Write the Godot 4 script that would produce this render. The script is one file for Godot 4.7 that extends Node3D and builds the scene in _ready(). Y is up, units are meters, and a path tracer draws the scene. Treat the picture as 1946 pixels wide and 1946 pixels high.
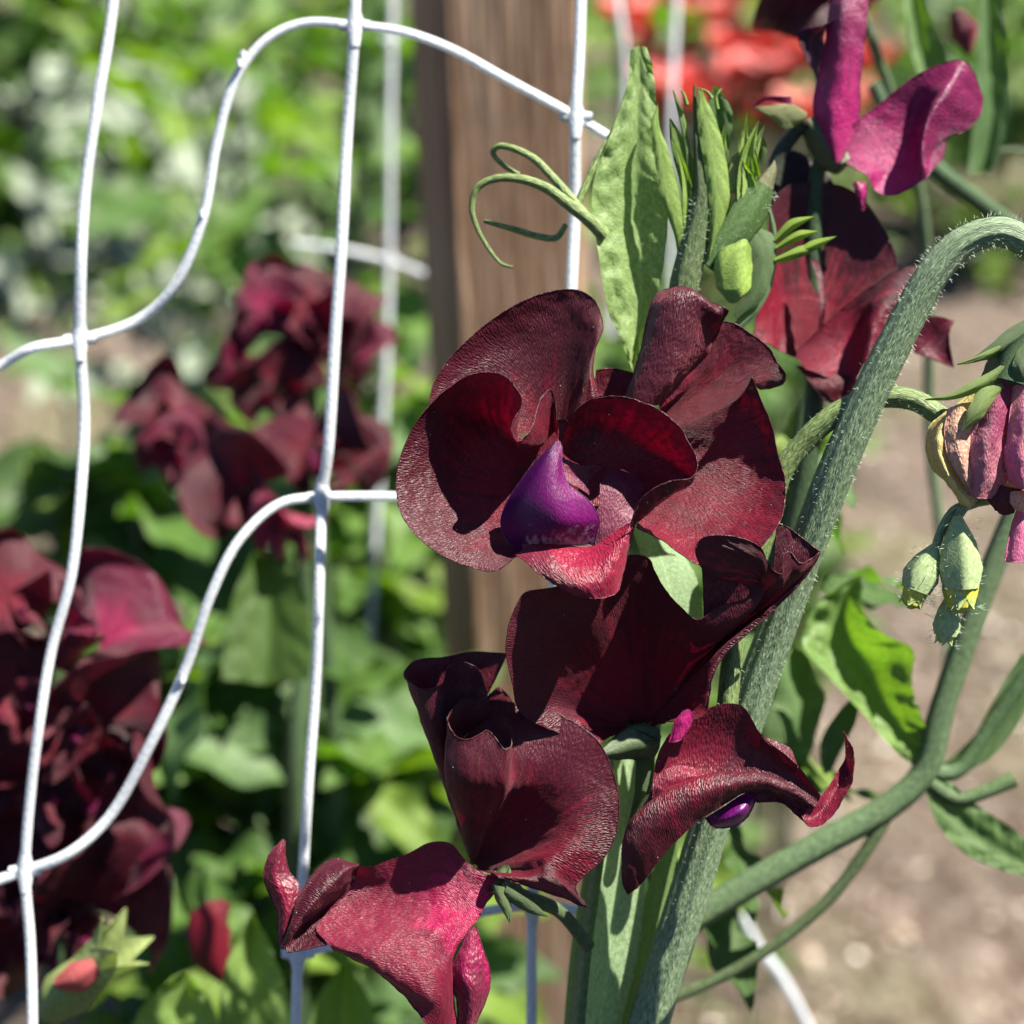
extends Node3D
# A garden close-up: maroon sweet peas climbing a plastic net, a wooden stake and a soil path behind.
# Lengths are metres. One picture step (STEP) is 0.068 mm at the blossoms, which stand 0.2164 m from the lens.
const STEP := 0.000068
const NEAR := 0.2164
const EYE := Vector3(0, 0.95, 0)
const PITCH := -25.0
var lens: Transform3D
var org := {}
var used := {}
var rng := RandomNumberGenerator.new()
var wob := FastNoiseLite.new()
var M := {}
var leaf_kinds := []
var dusty := false
var C1 := Vector3(700, 500, 2.1467)
var C2 := Vector3(480, 1050, 1.61)
var CE := Vector3(740, 1220, 3.864)
var CF := Vector3(480, 1540, 3.864)
var CG := Vector3(1140, 1320, 3.864)
var CH := Vector3(850, 50, 2.415)
var CI := Vector3(1300, 0, 2.99)
var CJ := Vector3(1300, 400, 2.99)
var CK := Vector3(1720, 520, 2.542)
var CL := Vector3(1250, 950, 1.94)
var CS := Vector3(0, 0, 1.0)


func _ready() -> void:
	lens = Transform3D(Basis.from_euler(Vector3(deg_to_rad(PITCH), 0, 0)), EYE)
	var cam := Camera3D.new()
	cam.name = "camera"
	var shot := CameraAttributesPhysical.new()
	shot.frustum_focal_length = 50.0
	shot.exposure_aperture = 12.5
	shot.frustum_focus_distance = 0.2150
	shot.frustum_near = 0.01
	shot.frustum_far = 200.0
	cam.attributes = shot
	add_child(cam)
	cam.transform = lens
	cam.fov = 34.0
	cam.near = 0.01
	cam.far = 200.0
	cam.current = true
	var air := WorldEnvironment.new()
	air.name = "daylight"
	var env := Environment.new()
	env.background_mode = Environment.BG_SKY
	var heaven := Sky.new()
	var blue := ProceduralSkyMaterial.new()
	blue.sky_top_color = Color(0.34, 0.47, 0.66)
	blue.sky_horizon_color = Color(0.72, 0.77, 0.82)
	blue.ground_bottom_color = Color(0.25, 0.24, 0.2)
	blue.ground_horizon_color = Color(0.5, 0.5, 0.46)
	blue.sky_curve = 0.12
	heaven.sky_material = blue
	env.sky = heaven
	env.background_energy_multiplier = 0.38
	env.tonemap_mode = Environment.TONE_MAPPER_LINEAR
	env.tonemap_exposure = 4.0
	env.sdfgi_enabled = true
	env.ssao_enabled = true
	env.ssil_enabled = true
	air.environment = env
	add_child(air)
	var sun := DirectionalLight3D.new()
	sun.name = "sun"
	sun.light_color = Color(1.0, 0.965, 0.91)
	sun.light_energy = 1.6
	sun.light_angular_distance = 0.5
	sun.shadow_enabled = true
	add_child(sun)
	sun.look_at_from_position(lens.basis * Vector3(0.47, 0.81, 0.35), Vector3.ZERO)
	rng.seed = 11
	wob.seed = 5
	wob.noise_type = FastNoiseLite.TYPE_SIMPLEX_SMOOTH
	wob.frequency = 1.0
	make_materials()
	make_leaf_kinds()
	build_ground()
	build_stake()
	build_net()
	dusty = true
	build_main_spray()
	dusty = false
	build_nodding_spray()
	build_shoot()
	build_upper_sprays()
	build_right_vine()
	build_left_sprays()
	build_background()


# ---------------------------------------------------------------- places
func deep(px: float, py: float, d: float) -> Vector3:
	var k := d / NEAR * STEP
	return lens * Vector3((px - 973.0) * k, (973.0 - py) * k, -d)


func spot(px: float, py: float, z: float) -> Vector3:
	return deep(px, py, NEAR - z * STEP)


func crop(c: Vector3, x: float, y: float, z: float) -> Vector3:
	return spot(c.x + x / c.z, c.y + y / c.z, z)


func row_of(c: Vector3, a: Array, back := 0.0) -> PackedVector3Array:
	var out := PackedVector3Array()
	for i in range(0, a.size(), 3):
		out.append(crop(c, a[i], a[i + 1], a[i + 2] + back))
	return out


# ---------------------------------------------------------------- nodes
func numbered(called: String) -> String:
	var n: int = used.get(called, 0)
	used[called] = n + 1
	return called if n == 0 else "%s_%03d" % [called, n]


func thing(called: String, label: String, category: String, at: Vector3, group := "") -> Node3D:
	var o := Node3D.new()
	o.name = numbered(called)
	o.set_meta("label", label)
	o.set_meta("category", category)
	if group:
		o.set_meta("group", group)
	add_child(o)
	o.position = at
	org[o] = at
	return o


func part(parent: Node3D, called: String, at: Vector3) -> Node3D:
	var o := Node3D.new()
	o.name = called
	parent.add_child(o, true)
	o.position = at - org[parent]
	org[o] = at
	return o


func put(parent: Node3D, called: String, s: Sheet, m: Material) -> MeshInstance3D:
	var o := MeshInstance3D.new()
	o.name = called
	o.mesh = s.mesh(org.get(parent, Vector3.ZERO))
	o.material_override = m
	parent.add_child(o, true)
	return o


func copy_of(parent: Node3D, called: String, mesh: Mesh, m: Material, t: Transform3D) -> MeshInstance3D:
	var o := MeshInstance3D.new()
	o.name = called
	o.mesh = mesh
	o.material_override = m
	parent.add_child(o, true)
	o.transform = Transform3D(t.basis, t.origin - org.get(parent, Vector3.ZERO))
	return o


# ---------------------------------------------------------------- shapes
class Sheet:
	var v := PackedVector3Array()
	var n := PackedVector3Array()
	var uv := PackedVector2Array()
	var c := PackedColorArray()
	var ix := PackedInt32Array()

	func mesh(o: Vector3) -> ArrayMesh:
		var p := PackedVector3Array()
		p.resize(v.size())
		for i in v.size():
			p[i] = v[i] - o
		var a := []
		a.resize(Mesh.ARRAY_MAX)
		a[Mesh.ARRAY_VERTEX] = p
		a[Mesh.ARRAY_NORMAL] = n
		a[Mesh.ARRAY_TEX_UV] = uv
		a[Mesh.ARRAY_COLOR] = c
		a[Mesh.ARRAY_INDEX] = ix
		var m := ArrayMesh.new()
		m.add_surface_from_arrays(Mesh.PRIMITIVE_TRIANGLES, a)
		return m

	func grid(g: Array, uvs: Array, cols: Array) -> void:
		var rows := g.size()
		var w: int = g[0].size()
		var first := v.size()
		for i in rows:
			var r: PackedVector3Array = g[i]
			var up: PackedVector3Array = g[mini(i + 1, rows - 1)]
			var dn: PackedVector3Array = g[maxi(i - 1, 0)]
			for j in w:
				v.append(r[j])
				var du := r[mini(j + 1, w - 1)] - r[maxi(j - 1, 0)]
				var dv := up[j] - dn[j]
				var k := du.cross(dv)
				n.append(k.normalized() if k.length_squared() > 1e-24 else Vector3.BACK)
				uv.append(uvs[i][j])
				c.append(cols[i][j])
		for i in rows - 1:
			for j in w - 1:
				var a := first + i * w + j
				ix.append_array([a, a + w, a + 1, a + 1, a + w, a + w + 1])

	func tube(p: PackedVector3Array, rad: PackedFloat32Array, sides: int, col: Color, ribs := 0, depth := 0.0, flat := 1.0, side := Vector3.ZERO, caps := true) -> void:
		var first := v.size()
		var t0 := (p[1] - p[0]).normalized()
		var x := side if side != Vector3.ZERO else (Vector3.UP if absf(t0.y) < 0.9 else Vector3.RIGHT)
		x = (x - t0 * x.dot(t0)).normalized()
		var run := 0.0
		var most := 0.0
		for r0 in rad:
			most = maxf(most, r0)
		for i in p.size():
			var t := (p[mini(i + 1, p.size() - 1)] - p[maxi(i - 1, 0)]).normalized()
			x = (x - t * x.dot(t)).normalized()
			var y := t.cross(x)
			if i > 0:
				run += p[i].distance_to(p[i - 1])
			for j in sides + 1:
				var a := TAU * j / sides
				var r := rad[i] * (1.0 + depth * cos(a * ribs))
				var d := x * cos(a) + y * sin(a) * flat
				v.append(p[i] + d * r)
				var dr := -rad[i] * depth * ribs * sin(a * ribs)
				n.append((x * (dr * sin(a) + r * cos(a)) * flat - y * (dr * cos(a) - r * sin(a))).normalized())
				uv.append(Vector2(j / float(sides) * most * 6.28 / 0.01, run / 0.01))
				c.append(col)
		var w := sides + 1
		for i in p.size() - 1:
			for j in sides:
				var a := first + i * w + j
				ix.append_array([a, a + w, a + 1, a + 1, a + w, a + w + 1])
		if caps:
			for e in [0, p.size() - 1]:
				var m := v.size()
				v.append(p[e])
				n.append((p[0] - p[1]).normalized() if e == 0 else (p[e] - p[e - 1]).normalized())
				uv.append(Vector2.ZERO)
				c.append(col)
				for j in sides:
					var a: int = first + e * w + j
					ix.append_array([m, a, a + 1] if e == 0 else [m, a + 1, a])


func spline(p: PackedVector3Array, per: int) -> PackedVector3Array:
	var out := PackedVector3Array()
	var k := p.size()
	if k < 3:
		for s in per * (k - 1) + 1:
			out.append(p[0].lerp(p[k - 1], s / float(per * (k - 1))))
		return out
	var t := PackedFloat32Array([0.0])
	for i in range(1, k):
		t.append(t[i - 1] + maxf(sqrt(p[i].distance_to(p[i - 1])), 1e-4))
	for i in k - 1:
		var a := p[i - 1] if i > 0 else p[0] * 2.0 - p[1]
		var b := p[i + 2] if i < k - 2 else p[k - 1] * 2.0 - p[k - 2]
		var ta := t[i - 1] - t[i] if i > 0 else t[0] - t[1]
		var tb := t[i + 2] - t[i] if i < k - 2 else 2.0 * t[k - 1] - t[k - 2] - t[i]
		for s in per:
			out.append(p[i].cubic_interpolate_in_time(p[i + 1], a, b, s / float(per), t[i + 1] - t[i], ta, tb))
	out.append(p[k - 1])
	return out


func evened(p: PackedVector3Array, count: int) -> PackedVector3Array:
	var f := spline(p, 12)
	var l := PackedFloat32Array([0.0])
	for i in range(1, f.size()):
		l.append(l[i - 1] + f[i].distance_to(f[i - 1]))
	var out := PackedVector3Array()
	var at := 0
	for s in count:
		var want := l[l.size() - 1] * s / (count - 1.0)
		while at < l.size() - 2 and l[at + 1] < want:
			at += 1
		out.append(f[at].lerp(f[at + 1], clampf((want - l[at]) / maxf(l[at + 1] - l[at], 1e-9), 0, 1)))
	return out


# A surface through rows of points. Rows of unequal count are spread evenly to the longest.
func loft(rows: Array, per_u := 6, per_v := 8) -> Array:
	var most := 0
	var same := true
	for r in rows:
		if most and r.size() != most:
			same = false
		most = maxi(most, r.size())
	var fine := []
	for r in rows:
		fine.append(spline(r if same else evened(r, most), per_u))
	var w: int = fine[0].size()
	var out := []
	for i in per_v * (rows.size() - 1) + 1:
		var line := PackedVector3Array()
		line.resize(w)
		out.append(line)
	for j in w:
		var col := PackedVector3Array()
		for r in fine:
			col.append(r[j])
		var c := spline(col, per_v)
		for i in c.size():
			out[i][j] = c[i]
	return out


func fan(base: Vector3, mid: PackedVector3Array, rim: PackedVector3Array, sink := 0.0) -> Array:
	var a := PackedVector3Array()
	var b := PackedVector3Array()
	var near := lens.basis.z
	for i in mid.size():
		a.append(base.lerp(mid[i], 0.05))
		b.append(base.lerp(mid[i], 0.55) - near * sink * STEP)
	return [a, b, mid, rim]


# the velvet's own pink lies in the material; BODY takes it out of the dye colours
const BODY := Color(1.0, 2.92, 2.35)
const WINE := [Color(0.064, 0.0026, 0.0125), Color(0.150, 0.0013, 0.018)]
const DARK := [Color(0.056, 0.0023, 0.0112), Color(0.130, 0.0013, 0.016)]
const CRIMSON := [Color(0.090, 0.004, 0.016), Color(0.19, 0.003, 0.030)]
const MAGENTA := [Color(0.185, 0.0024, 0.072), Color(0.36, 0.003, 0.130)]
const VIOLET := [Color(0.060, 0.002, 0.085), Color(0.11, 0.003, 0.11)]
const BLUSH := [Color(0.155, 0.030, 0.062), Color(0.155, 0.030, 0.062)]


# tint: [body, throat]; the throat dye runs out along the veins to about `reach` from `heart`.
func petal(parent: Node3D, called: String, rows: Array, tint: Array, heart: Vector3, reach := 0.013, per_u := 6, per_v := 8, crinkle := 1.0, turned := false, m: Material = null) -> MeshInstance3D:
	var g := loft(rows, per_u, per_v)
	var s := Sheet.new()
	var h := g.size()
	var w: int = g[0].size()
	var base := g.duplicate(true)
	var wide := 0.0
	for j in w - 1:
		wide += (base[h - 1][j] as Vector3).distance_to(base[h - 1][j + 1])
	var uvs := []
	var cols := []
	var high := PackedFloat32Array()
	high.resize(w)
	for i in h:
		var lu := PackedVector2Array()
		var lc := PackedColorArray()
		for j in w:
			var p: Vector3 = base[i][j]
			if i > 0:
				high[j] += p.distance_to(base[i - 1][j])
			var du: Vector3 = base[i][mini(j + 1, w - 1)] - base[i][maxi(j - 1, 0)]
			var dv: Vector3 = base[mini(i + 1, h - 1)][j] - base[maxi(i - 1, 0)][j]
			var k := du.cross(dv)
			if k.length_squared() > 1e-20:
				var f := i / float(h - 1)
				var q := p * 320.0
				var d := wob.get_noise_3dv(q) * 0.00020 + wob.get_noise_3dv(q * 2.6) * 0.00004
				d += wob.get_noise_2d(j * 0.16, f * 1.2 + 40.0) * 0.00016 * f
				g[i][j] = p + k.normalized() * d * crinkle
			var x := j / float(w - 1) * wide / 0.01
			var y := high[j] / 0.01
			lu.append(Vector2(y, x) if turned else Vector2(x, y))
			# veins carry the crimson flush outwards in feathered tongues
			var fade := p.distance_to(heart) / reach + wob.get_noise_2d((x if not turned else y) * 9.0, 3.0) * 0.6 + wob.get_noise_2d((x if not turned else y) * 34.0, 9.0) * 0.35 + wob.get_noise_3dv(p * 500.0) * 0.3
			var c: Color = tint[1].lerp(tint[0], smoothstep(0.62, 1.05, fade))
			var mott := 1.0 + wob.get_noise_3dv(p * 900.0 + Vector3(9, 2, 4)) * 0.22
			lc.append(Color(c.r * mott, c.g * mott, c.b * mott) * (BODY if not m else Color.WHITE))
		uvs.append(lu)
		cols.append(lc)
	s.grid(g, uvs, cols)
	hem(s, g, tint, m == null)
	var o := put(parent, called, s, m if m else M.petal)
	if dusty and m == null and wide > 0.012:
		var dust := Sheet.new()
		for k in 9:
			var i := rng.randi_range(1, h - 2)
			var j := rng.randi_range(1, w - 2)
			var q: Vector3 = g[i][j] + s.n[i * w + j] * 0.00003
			var q2: Vector3 = g[i][j] - s.n[i * w + j] * 0.00003
			var r := rng.randf_range(0.00003, 0.00008)
			for e in [q, q2]:
				dust.tube(PackedVector3Array([e - Vector3(0, r, 0), e, e + Vector3(0, r, 0)]), PackedFloat32Array([r * 0.3, r, r * 0.3]), 5, Color(0.55, 0.48, 0.42))
		var d := put(o.get_parent(), "pollen", dust, M.hair)
		d.set_meta("kind", "stuff")
	return o


# the fine bead along a petal's border
func hem(s: Sheet, g: Array, tint: Array, velvet := false) -> void:
	var h := g.size()
	var w: int = g[0].size()
	var edge := PackedVector3Array()
	for i in h:
		edge.append(g[i][0])
	for j in range(1, w):
		edge.append(g[h - 1][j])
	for i in range(h - 2, -1, -1):
		edge.append(g[i][w - 1])
	var clean := PackedVector3Array([edge[0]])
	for p in edge:
		if p.distance_to(clean[clean.size() - 1]) > 0.00012:
			clean.append(p)
	if clean.size() < 4:
		return
	var rad := PackedFloat32Array()
	for i in clean.size():
		rad.append(0.000075 + 0.00002 * sin(i * 1.7))
	var c: Color = tint[0]
	s.tube(clean, rad, 6, Color(c.r, c.g, c.b) * (BODY if velvet else Color.WHITE))


func stalk(parent: Node3D, called: String, pts: PackedVector3Array, radii: Array, m: Material, col := Color(1, 1, 1), sides := 14, ribs := 0, depth := 0.0, flat := 1.0, side := Vector3.ZERO, per := 10) -> MeshInstance3D:
	var p := spline(pts, per)
	var rad := PackedFloat32Array()
	for i in p.size():
		var f := i / float(p.size() - 1) * (radii.size() - 1)
		var k := mini(int(f), radii.size() - 2) if radii.size() > 1 else 0
		var r: float = lerpf(radii[k], radii[mini(k + 1, radii.size() - 1)], f - k)
		rad.append(r * (1.0 + 0.03 * wob.get_noise_2d(i * 0.3, radii[0] * 9000.0)))
	var s := Sheet.new()
	s.tube(p, rad, sides, col, ribs, depth, flat, side)
	return put(parent, called, s, m)


# short pale hairs standing off a stem
func hairs(parent: Node3D, pts: PackedVector3Array, radius: float, count: int, long := 0.0009) -> void:
	var p := spline(pts, 20)
	var s := Sheet.new()
	for k in count:
		var i := rng.randi_range(1, p.size() - 2)
		var t := (p[i + 1] - p[i - 1]).normalized()
		var d := Vector3(rng.randfn(), rng.randfn(), rng.randfn())
		d = (d - t * d.dot(t)).normalized()
		var a := p[i].lerp(p[i + 1], rng.randf()) + d * radius * 0.93
		var e := a + (d + t * rng.randf_range(-0.5, 0.5)).normalized() * long * rng.randf_range(0.4, 1.1)
		s.tube(PackedVector3Array([a, a.lerp(e, 0.5) + t * long * 0.08, e]), PackedFloat32Array([0.000022, 0.000017, 0.000006]), 3, Color(1, 1, 1), 0, 0.0, 1.0, Vector3.ZERO, false)
	var o := put(parent, "hair", s, M.hair)
	o.set_meta("kind", "stuff")


# a blade given by left edge, midrib and right edge, base to tip
func blade(parent: Node3D, called: String, left: PackedVector3Array, mid: PackedVector3Array, right: PackedVector3Array, m: Material, col := Color(1, 1, 1), ripple := 0.00025) -> MeshInstance3D:
	var most := maxi(left.size(), maxi(mid.size(), right.size()))
	var rows := [evened(left, most), PackedVector3Array(), evened(mid, most), PackedVector3Array(), evened(right, most)]
	for i in most:
		rows[1].append(rows[0][i].lerp(rows[2][i], 0.55) + lens.basis.z * 0.00012)
		rows[3].append(rows[4][i].lerp(rows[2][i], 0.55) + lens.basis.z * 0.00012)
	var g := loft(rows, 6, 5)
	var uvs := []
	var cols := []
	var h := g.size()
	var w: int = g[0].size()
	for i in h:
		var lu := PackedVector2Array()
		var lc := PackedColorArray()
		var off := absf(i / float(h - 1) - 0.5) * 2.0
		for j in w:
			var p: Vector3 = g[i][j]
			lu.append(Vector2(i / float(h - 1) * 1.2, j / float(w - 1) * 4.0))
			var vein := pow(absf(sin(j * 0.55 + off * 3.0)), 9.0) * off
			g[i][j] = p + lens.basis.z * (wob.get_noise_3dv(p * 260.0) * ripple * off - vein * ripple * 0.4)
			var k := 1.0 + wob.get_noise_3dv(p * 400.0) * 0.16 + (0.22 if off < 0.07 else 0.0)
			lc.append(Color(col.r * k, col.g * k, col.b * k))
		uvs.append(lu)
		cols.append(lc)
	var s := Sheet.new()
	s.grid(g, uvs, cols)
	return put(parent, called, s, m)


func far_blade(parent: Node3D, d: float, left: Array, mid: Array, right: Array, col: Color) -> void:
	var e := []
	for k in 3:
		var line := PackedVector3Array()
		var a: Array = [left, mid, right][k]
		for i in range(0, a.size(), 2):
			line.append(deep(a[i], a[i + 1], d + (0.004 if k == 1 else 0.0) + 0.00006 * (1946.0 - a[i + 1]) * 0.3))
		e.append(line)
	blade(parent, "leaf", e[0], e[1], e[2], M.leaf, col, 0.0012)


func pod(parent: Node3D, called: String, axis: PackedVector3Array, radii: Array, m: Material, col := Color(1, 1, 1), flat := 0.8) -> MeshInstance3D:
	return stalk(parent, called, axis, radii, M.bud if m == M.leaf else m, col, 20, 5, 0.06, flat, Vector3.ZERO, 10)


func sepals(parent: Node3D, at: Vector3, axis: Vector3, long: float, wide: float, count: int, col: Color, spread := 0.45) -> void:
	var side := axis.cross(Vector3.RIGHT if absf(axis.x) < 0.8 else Vector3.UP).normalized()
	for k in count:
		var a := TAU * k / count + 0.4
		var o := (side * cos(a) + axis.cross(side) * sin(a)).normalized()
		var x := o.cross(axis).normalized()
		var rows := []
		for f in [0.0, 0.3, 0.65, 1.0]:
			var mid: Vector3 = at + axis * long * f + o * (wide * 0.55 + long * spread * f * f)
			var half: float = wide * [0.62, 0.6, 0.36, 0.03][[0.0, 0.3, 0.65, 1.0].find(f)]
			rows.append(PackedVector3Array([mid - x * half - o * half * 0.4, mid + o * half * 0.15, mid + x * half - o * half * 0.4]))
		petal(parent, "sepal", rows, [col, col], at, 0.02, 4, 4, 0.3, false, M.bud)


# ---------------------------------------------------------------- materials
func noise_map(seed_no: int, freq: float, low: Color, high: Color, kind := FastNoiseLite.TYPE_SIMPLEX_SMOOTH, octaves := 4, side := 512) -> NoiseTexture2D:
	var f := FastNoiseLite.new()
	f.seed = seed_no
	f.noise_type = kind
	f.frequency = freq
	f.fractal_octaves = octaves
	var t := NoiseTexture2D.new()
	t.width = side
	t.height = side
	t.seamless = true
	t.noise = f
	var r := Gradient.new()
	r.set_color(0, low)
	r.set_color(1, high)
	t.color_ramp = r
	return t


func surface(rough: float, shine: float, tex: Texture2D = null, relief: Texture2D = null, height := 0.0) -> StandardMaterial3D:
	var m := StandardMaterial3D.new()
	m.vertex_color_use_as_albedo = true
	m.roughness = rough
	m.metallic_specular = shine
	m.cull_mode = BaseMaterial3D.CULL_DISABLED
	m.albedo_texture = tex
	if relief:
		m.heightmap_enabled = true
		m.heightmap_texture = relief
		m.heightmap_scale = height
	return m


func lit_through(m: StandardMaterial3D, c: Color) -> void:
	m.backlight_enabled = true
	m.backlight = c


func make_materials() -> void:
	var streak := noise_map(3, 0.028, Color(0.72, 0.70, 0.72), Color(1, 1, 1))
	var velvet := noise_map(8, 0.030, Color.BLACK, Color.WHITE, FastNoiseLite.TYPE_SIMPLEX_SMOOTH, 2)
	M.petal = surface(0.45, 0.43, streak, velvet, 0.0125)
	M.petal.albedo_color = Color(1.0, 0.62, 0.68)
	M.petal.rim_enabled = true
	M.petal.rim = 0.24
	M.petal.rim_tint = 1.0
	M.petal.uv1_scale = Vector3(3.2, 0.62, 1)
	lit_through(M.petal, Color(0.74, 0.42, 0.52))
	M.fade = surface(0.5, 0.42, streak, velvet, 0.010)
	M.fade.uv1_scale = Vector3(3.4, 0.9, 1)
	lit_through(M.fade, Color(0.7, 0.6, 0.5))
	M.keel = surface(0.42, 0.45, streak, velvet, 0.005)
	M.keel.uv1_scale = Vector3(2.0, 0.6, 1)
	lit_through(M.keel, Color(0.6, 0.4, 0.6))
	var mottle := noise_map(21, 0.02, Color(0.74, 0.78, 0.70), Color(1, 1, 1))
	var pores := noise_map(22, 0.05, Color.BLACK, Color.WHITE, FastNoiseLite.TYPE_SIMPLEX_SMOOTH, 3)
	M.leaf = surface(0.52, 0.45, mottle, pores, 0.006)
	lit_through(M.leaf, Color(0.92, 1.0, 0.45))
	M.bud = surface(0.5, 0.42, mottle, pores, 0.0025)
	lit_through(M.bud, Color(0.7, 0.76, 0.42))
	M.stem = surface(0.55, 0.42, noise_map(31, 0.05, Color(0.40, 0.47, 0.40), Color(1, 1, 1)), noise_map(32, 0.06, Color.BLACK, Color.WHITE, FastNoiseLite.TYPE_SIMPLEX_SMOOTH, 3), 0.014)
	M.stem.uv1_scale = Vector3(1.3, 0.24, 1)
	lit_through(M.stem, Color(0.5, 0.6, 0.3))
	M.hair = surface(0.4, 0.5)
	M.hair.vertex_color_use_as_albedo = false
	M.hair.albedo_color = Color(0.80, 0.86, 0.80)
	lit_through(M.hair, Color(0.6, 0.65, 0.6))
	M.net = surface(0.24, 0.5, noise_map(41, 0.02, Color(0.86, 0.88, 0.9), Color(1, 1, 1)), noise_map(42, 0.03, Color.BLACK, Color.WHITE), 0.01)
	M.net.albedo_color = Color(0.86, 0.875, 0.885)
	lit_through(M.net, Color(0.82, 0.83, 0.83))
	M.wood = surface(0.8, 0.3, noise_map(51, 0.012, Color(0.58, 0.50, 0.44), Color(1, 1, 1), FastNoiseLite.TYPE_SIMPLEX_SMOOTH, 5), noise_map(52, 0.014, Color.BLACK, Color.WHITE, FastNoiseLite.TYPE_SIMPLEX_SMOOTH, 5), 0.06)
	M.wood.uv1_scale = Vector3(2.6, 0.22, 1)
	M.soil = surface(0.95, 0.25, noise_map(61, 0.012, Color(0.55, 0.50, 0.46), Color(1, 1, 1), FastNoiseLite.TYPE_SIMPLEX_SMOOTH, 6, 1024), noise_map(62, 0.03, Color.BLACK, Color.WHITE, FastNoiseLite.TYPE_SIMPLEX_SMOOTH, 6, 1024), 1.2)
	M.soil.vertex_color_use_as_albedo = true
	M.soil.uv1_scale = Vector3(1.7, 1.7, 1)
	M.chip = surface(0.24, 0.6)
	M.silver = surface(0.7, 0.35, mottle, pores, 0.01)
	lit_through(M.silver, Color(0.4, 0.42, 0.38))
	M.bloom = surface(0.5, 0.4, streak)
	lit_through(M.bloom, Color(0.8, 0.4, 0.35))


# ---------------------------------------------------------------- leaves shared by many plants
func leaf_shape(seed_no: int, fold: float, bend: float, wave: float, narrow: float, col: Color) -> ArrayMesh:
	# one metre long along +Z, upper face to +Y
	var g := []
	var uvs := []
	var cols := []
	for i in 17:
		var t := i / 16.0
		var half := narrow * pow(sin(PI * pow(t, 0.8)), 0.75) * 0.5 + 0.004
		var line := PackedVector3Array()
		var lu := PackedVector2Array()
		var lc := PackedColorArray()
		for j in 11:
			var s := j / 5.0 - 1.0
			var y := absf(s) * half * fold - bend * t * t + wave * sin(t * 14.0 + seed_no * 2.0 + signf(s) * 1.3) * s * s * half
			y += wob.get_noise_3d(t * 6.0, s * 3.0, seed_no * 7.0) * 0.02
			line.append(Vector3(s * half, y, t))
			lu.append(Vector2(s * 1.2, t * 3.0))
			var k := 1.0 + wob.get_noise_3d(t * 5.0, s * 4.0, seed_no * 3.0) * 0.25 + (0.25 if absf(s) < 0.1 else 0.0)
			lc.append(Color(col.r * k, col.g * k, col.b * k))
		g.append(line)
		uvs.append(lu)
		cols.append(lc)
	var sh := Sheet.new()
	sh.grid(g, uvs, cols)
	return sh.mesh(Vector3.ZERO)


func make_leaf_kinds() -> void:
	var tones := [Color(0.070, 0.145, 0.030), Color(0.10, 0.19, 0.038), Color(0.14, 0.25, 0.055), Color(0.125, 0.22, 0.085), Color(0.18, 0.28, 0.045), Color(0.060, 0.12, 0.030)]
	for k in 12:
		leaf_kinds.append(leaf_shape(k, 0.25 + 0.08 * (k % 3), 0.12 + 0.07 * (k % 4), 0.35, 0.42 + 0.05 * (k % 3), tones[k % 6]))


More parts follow.
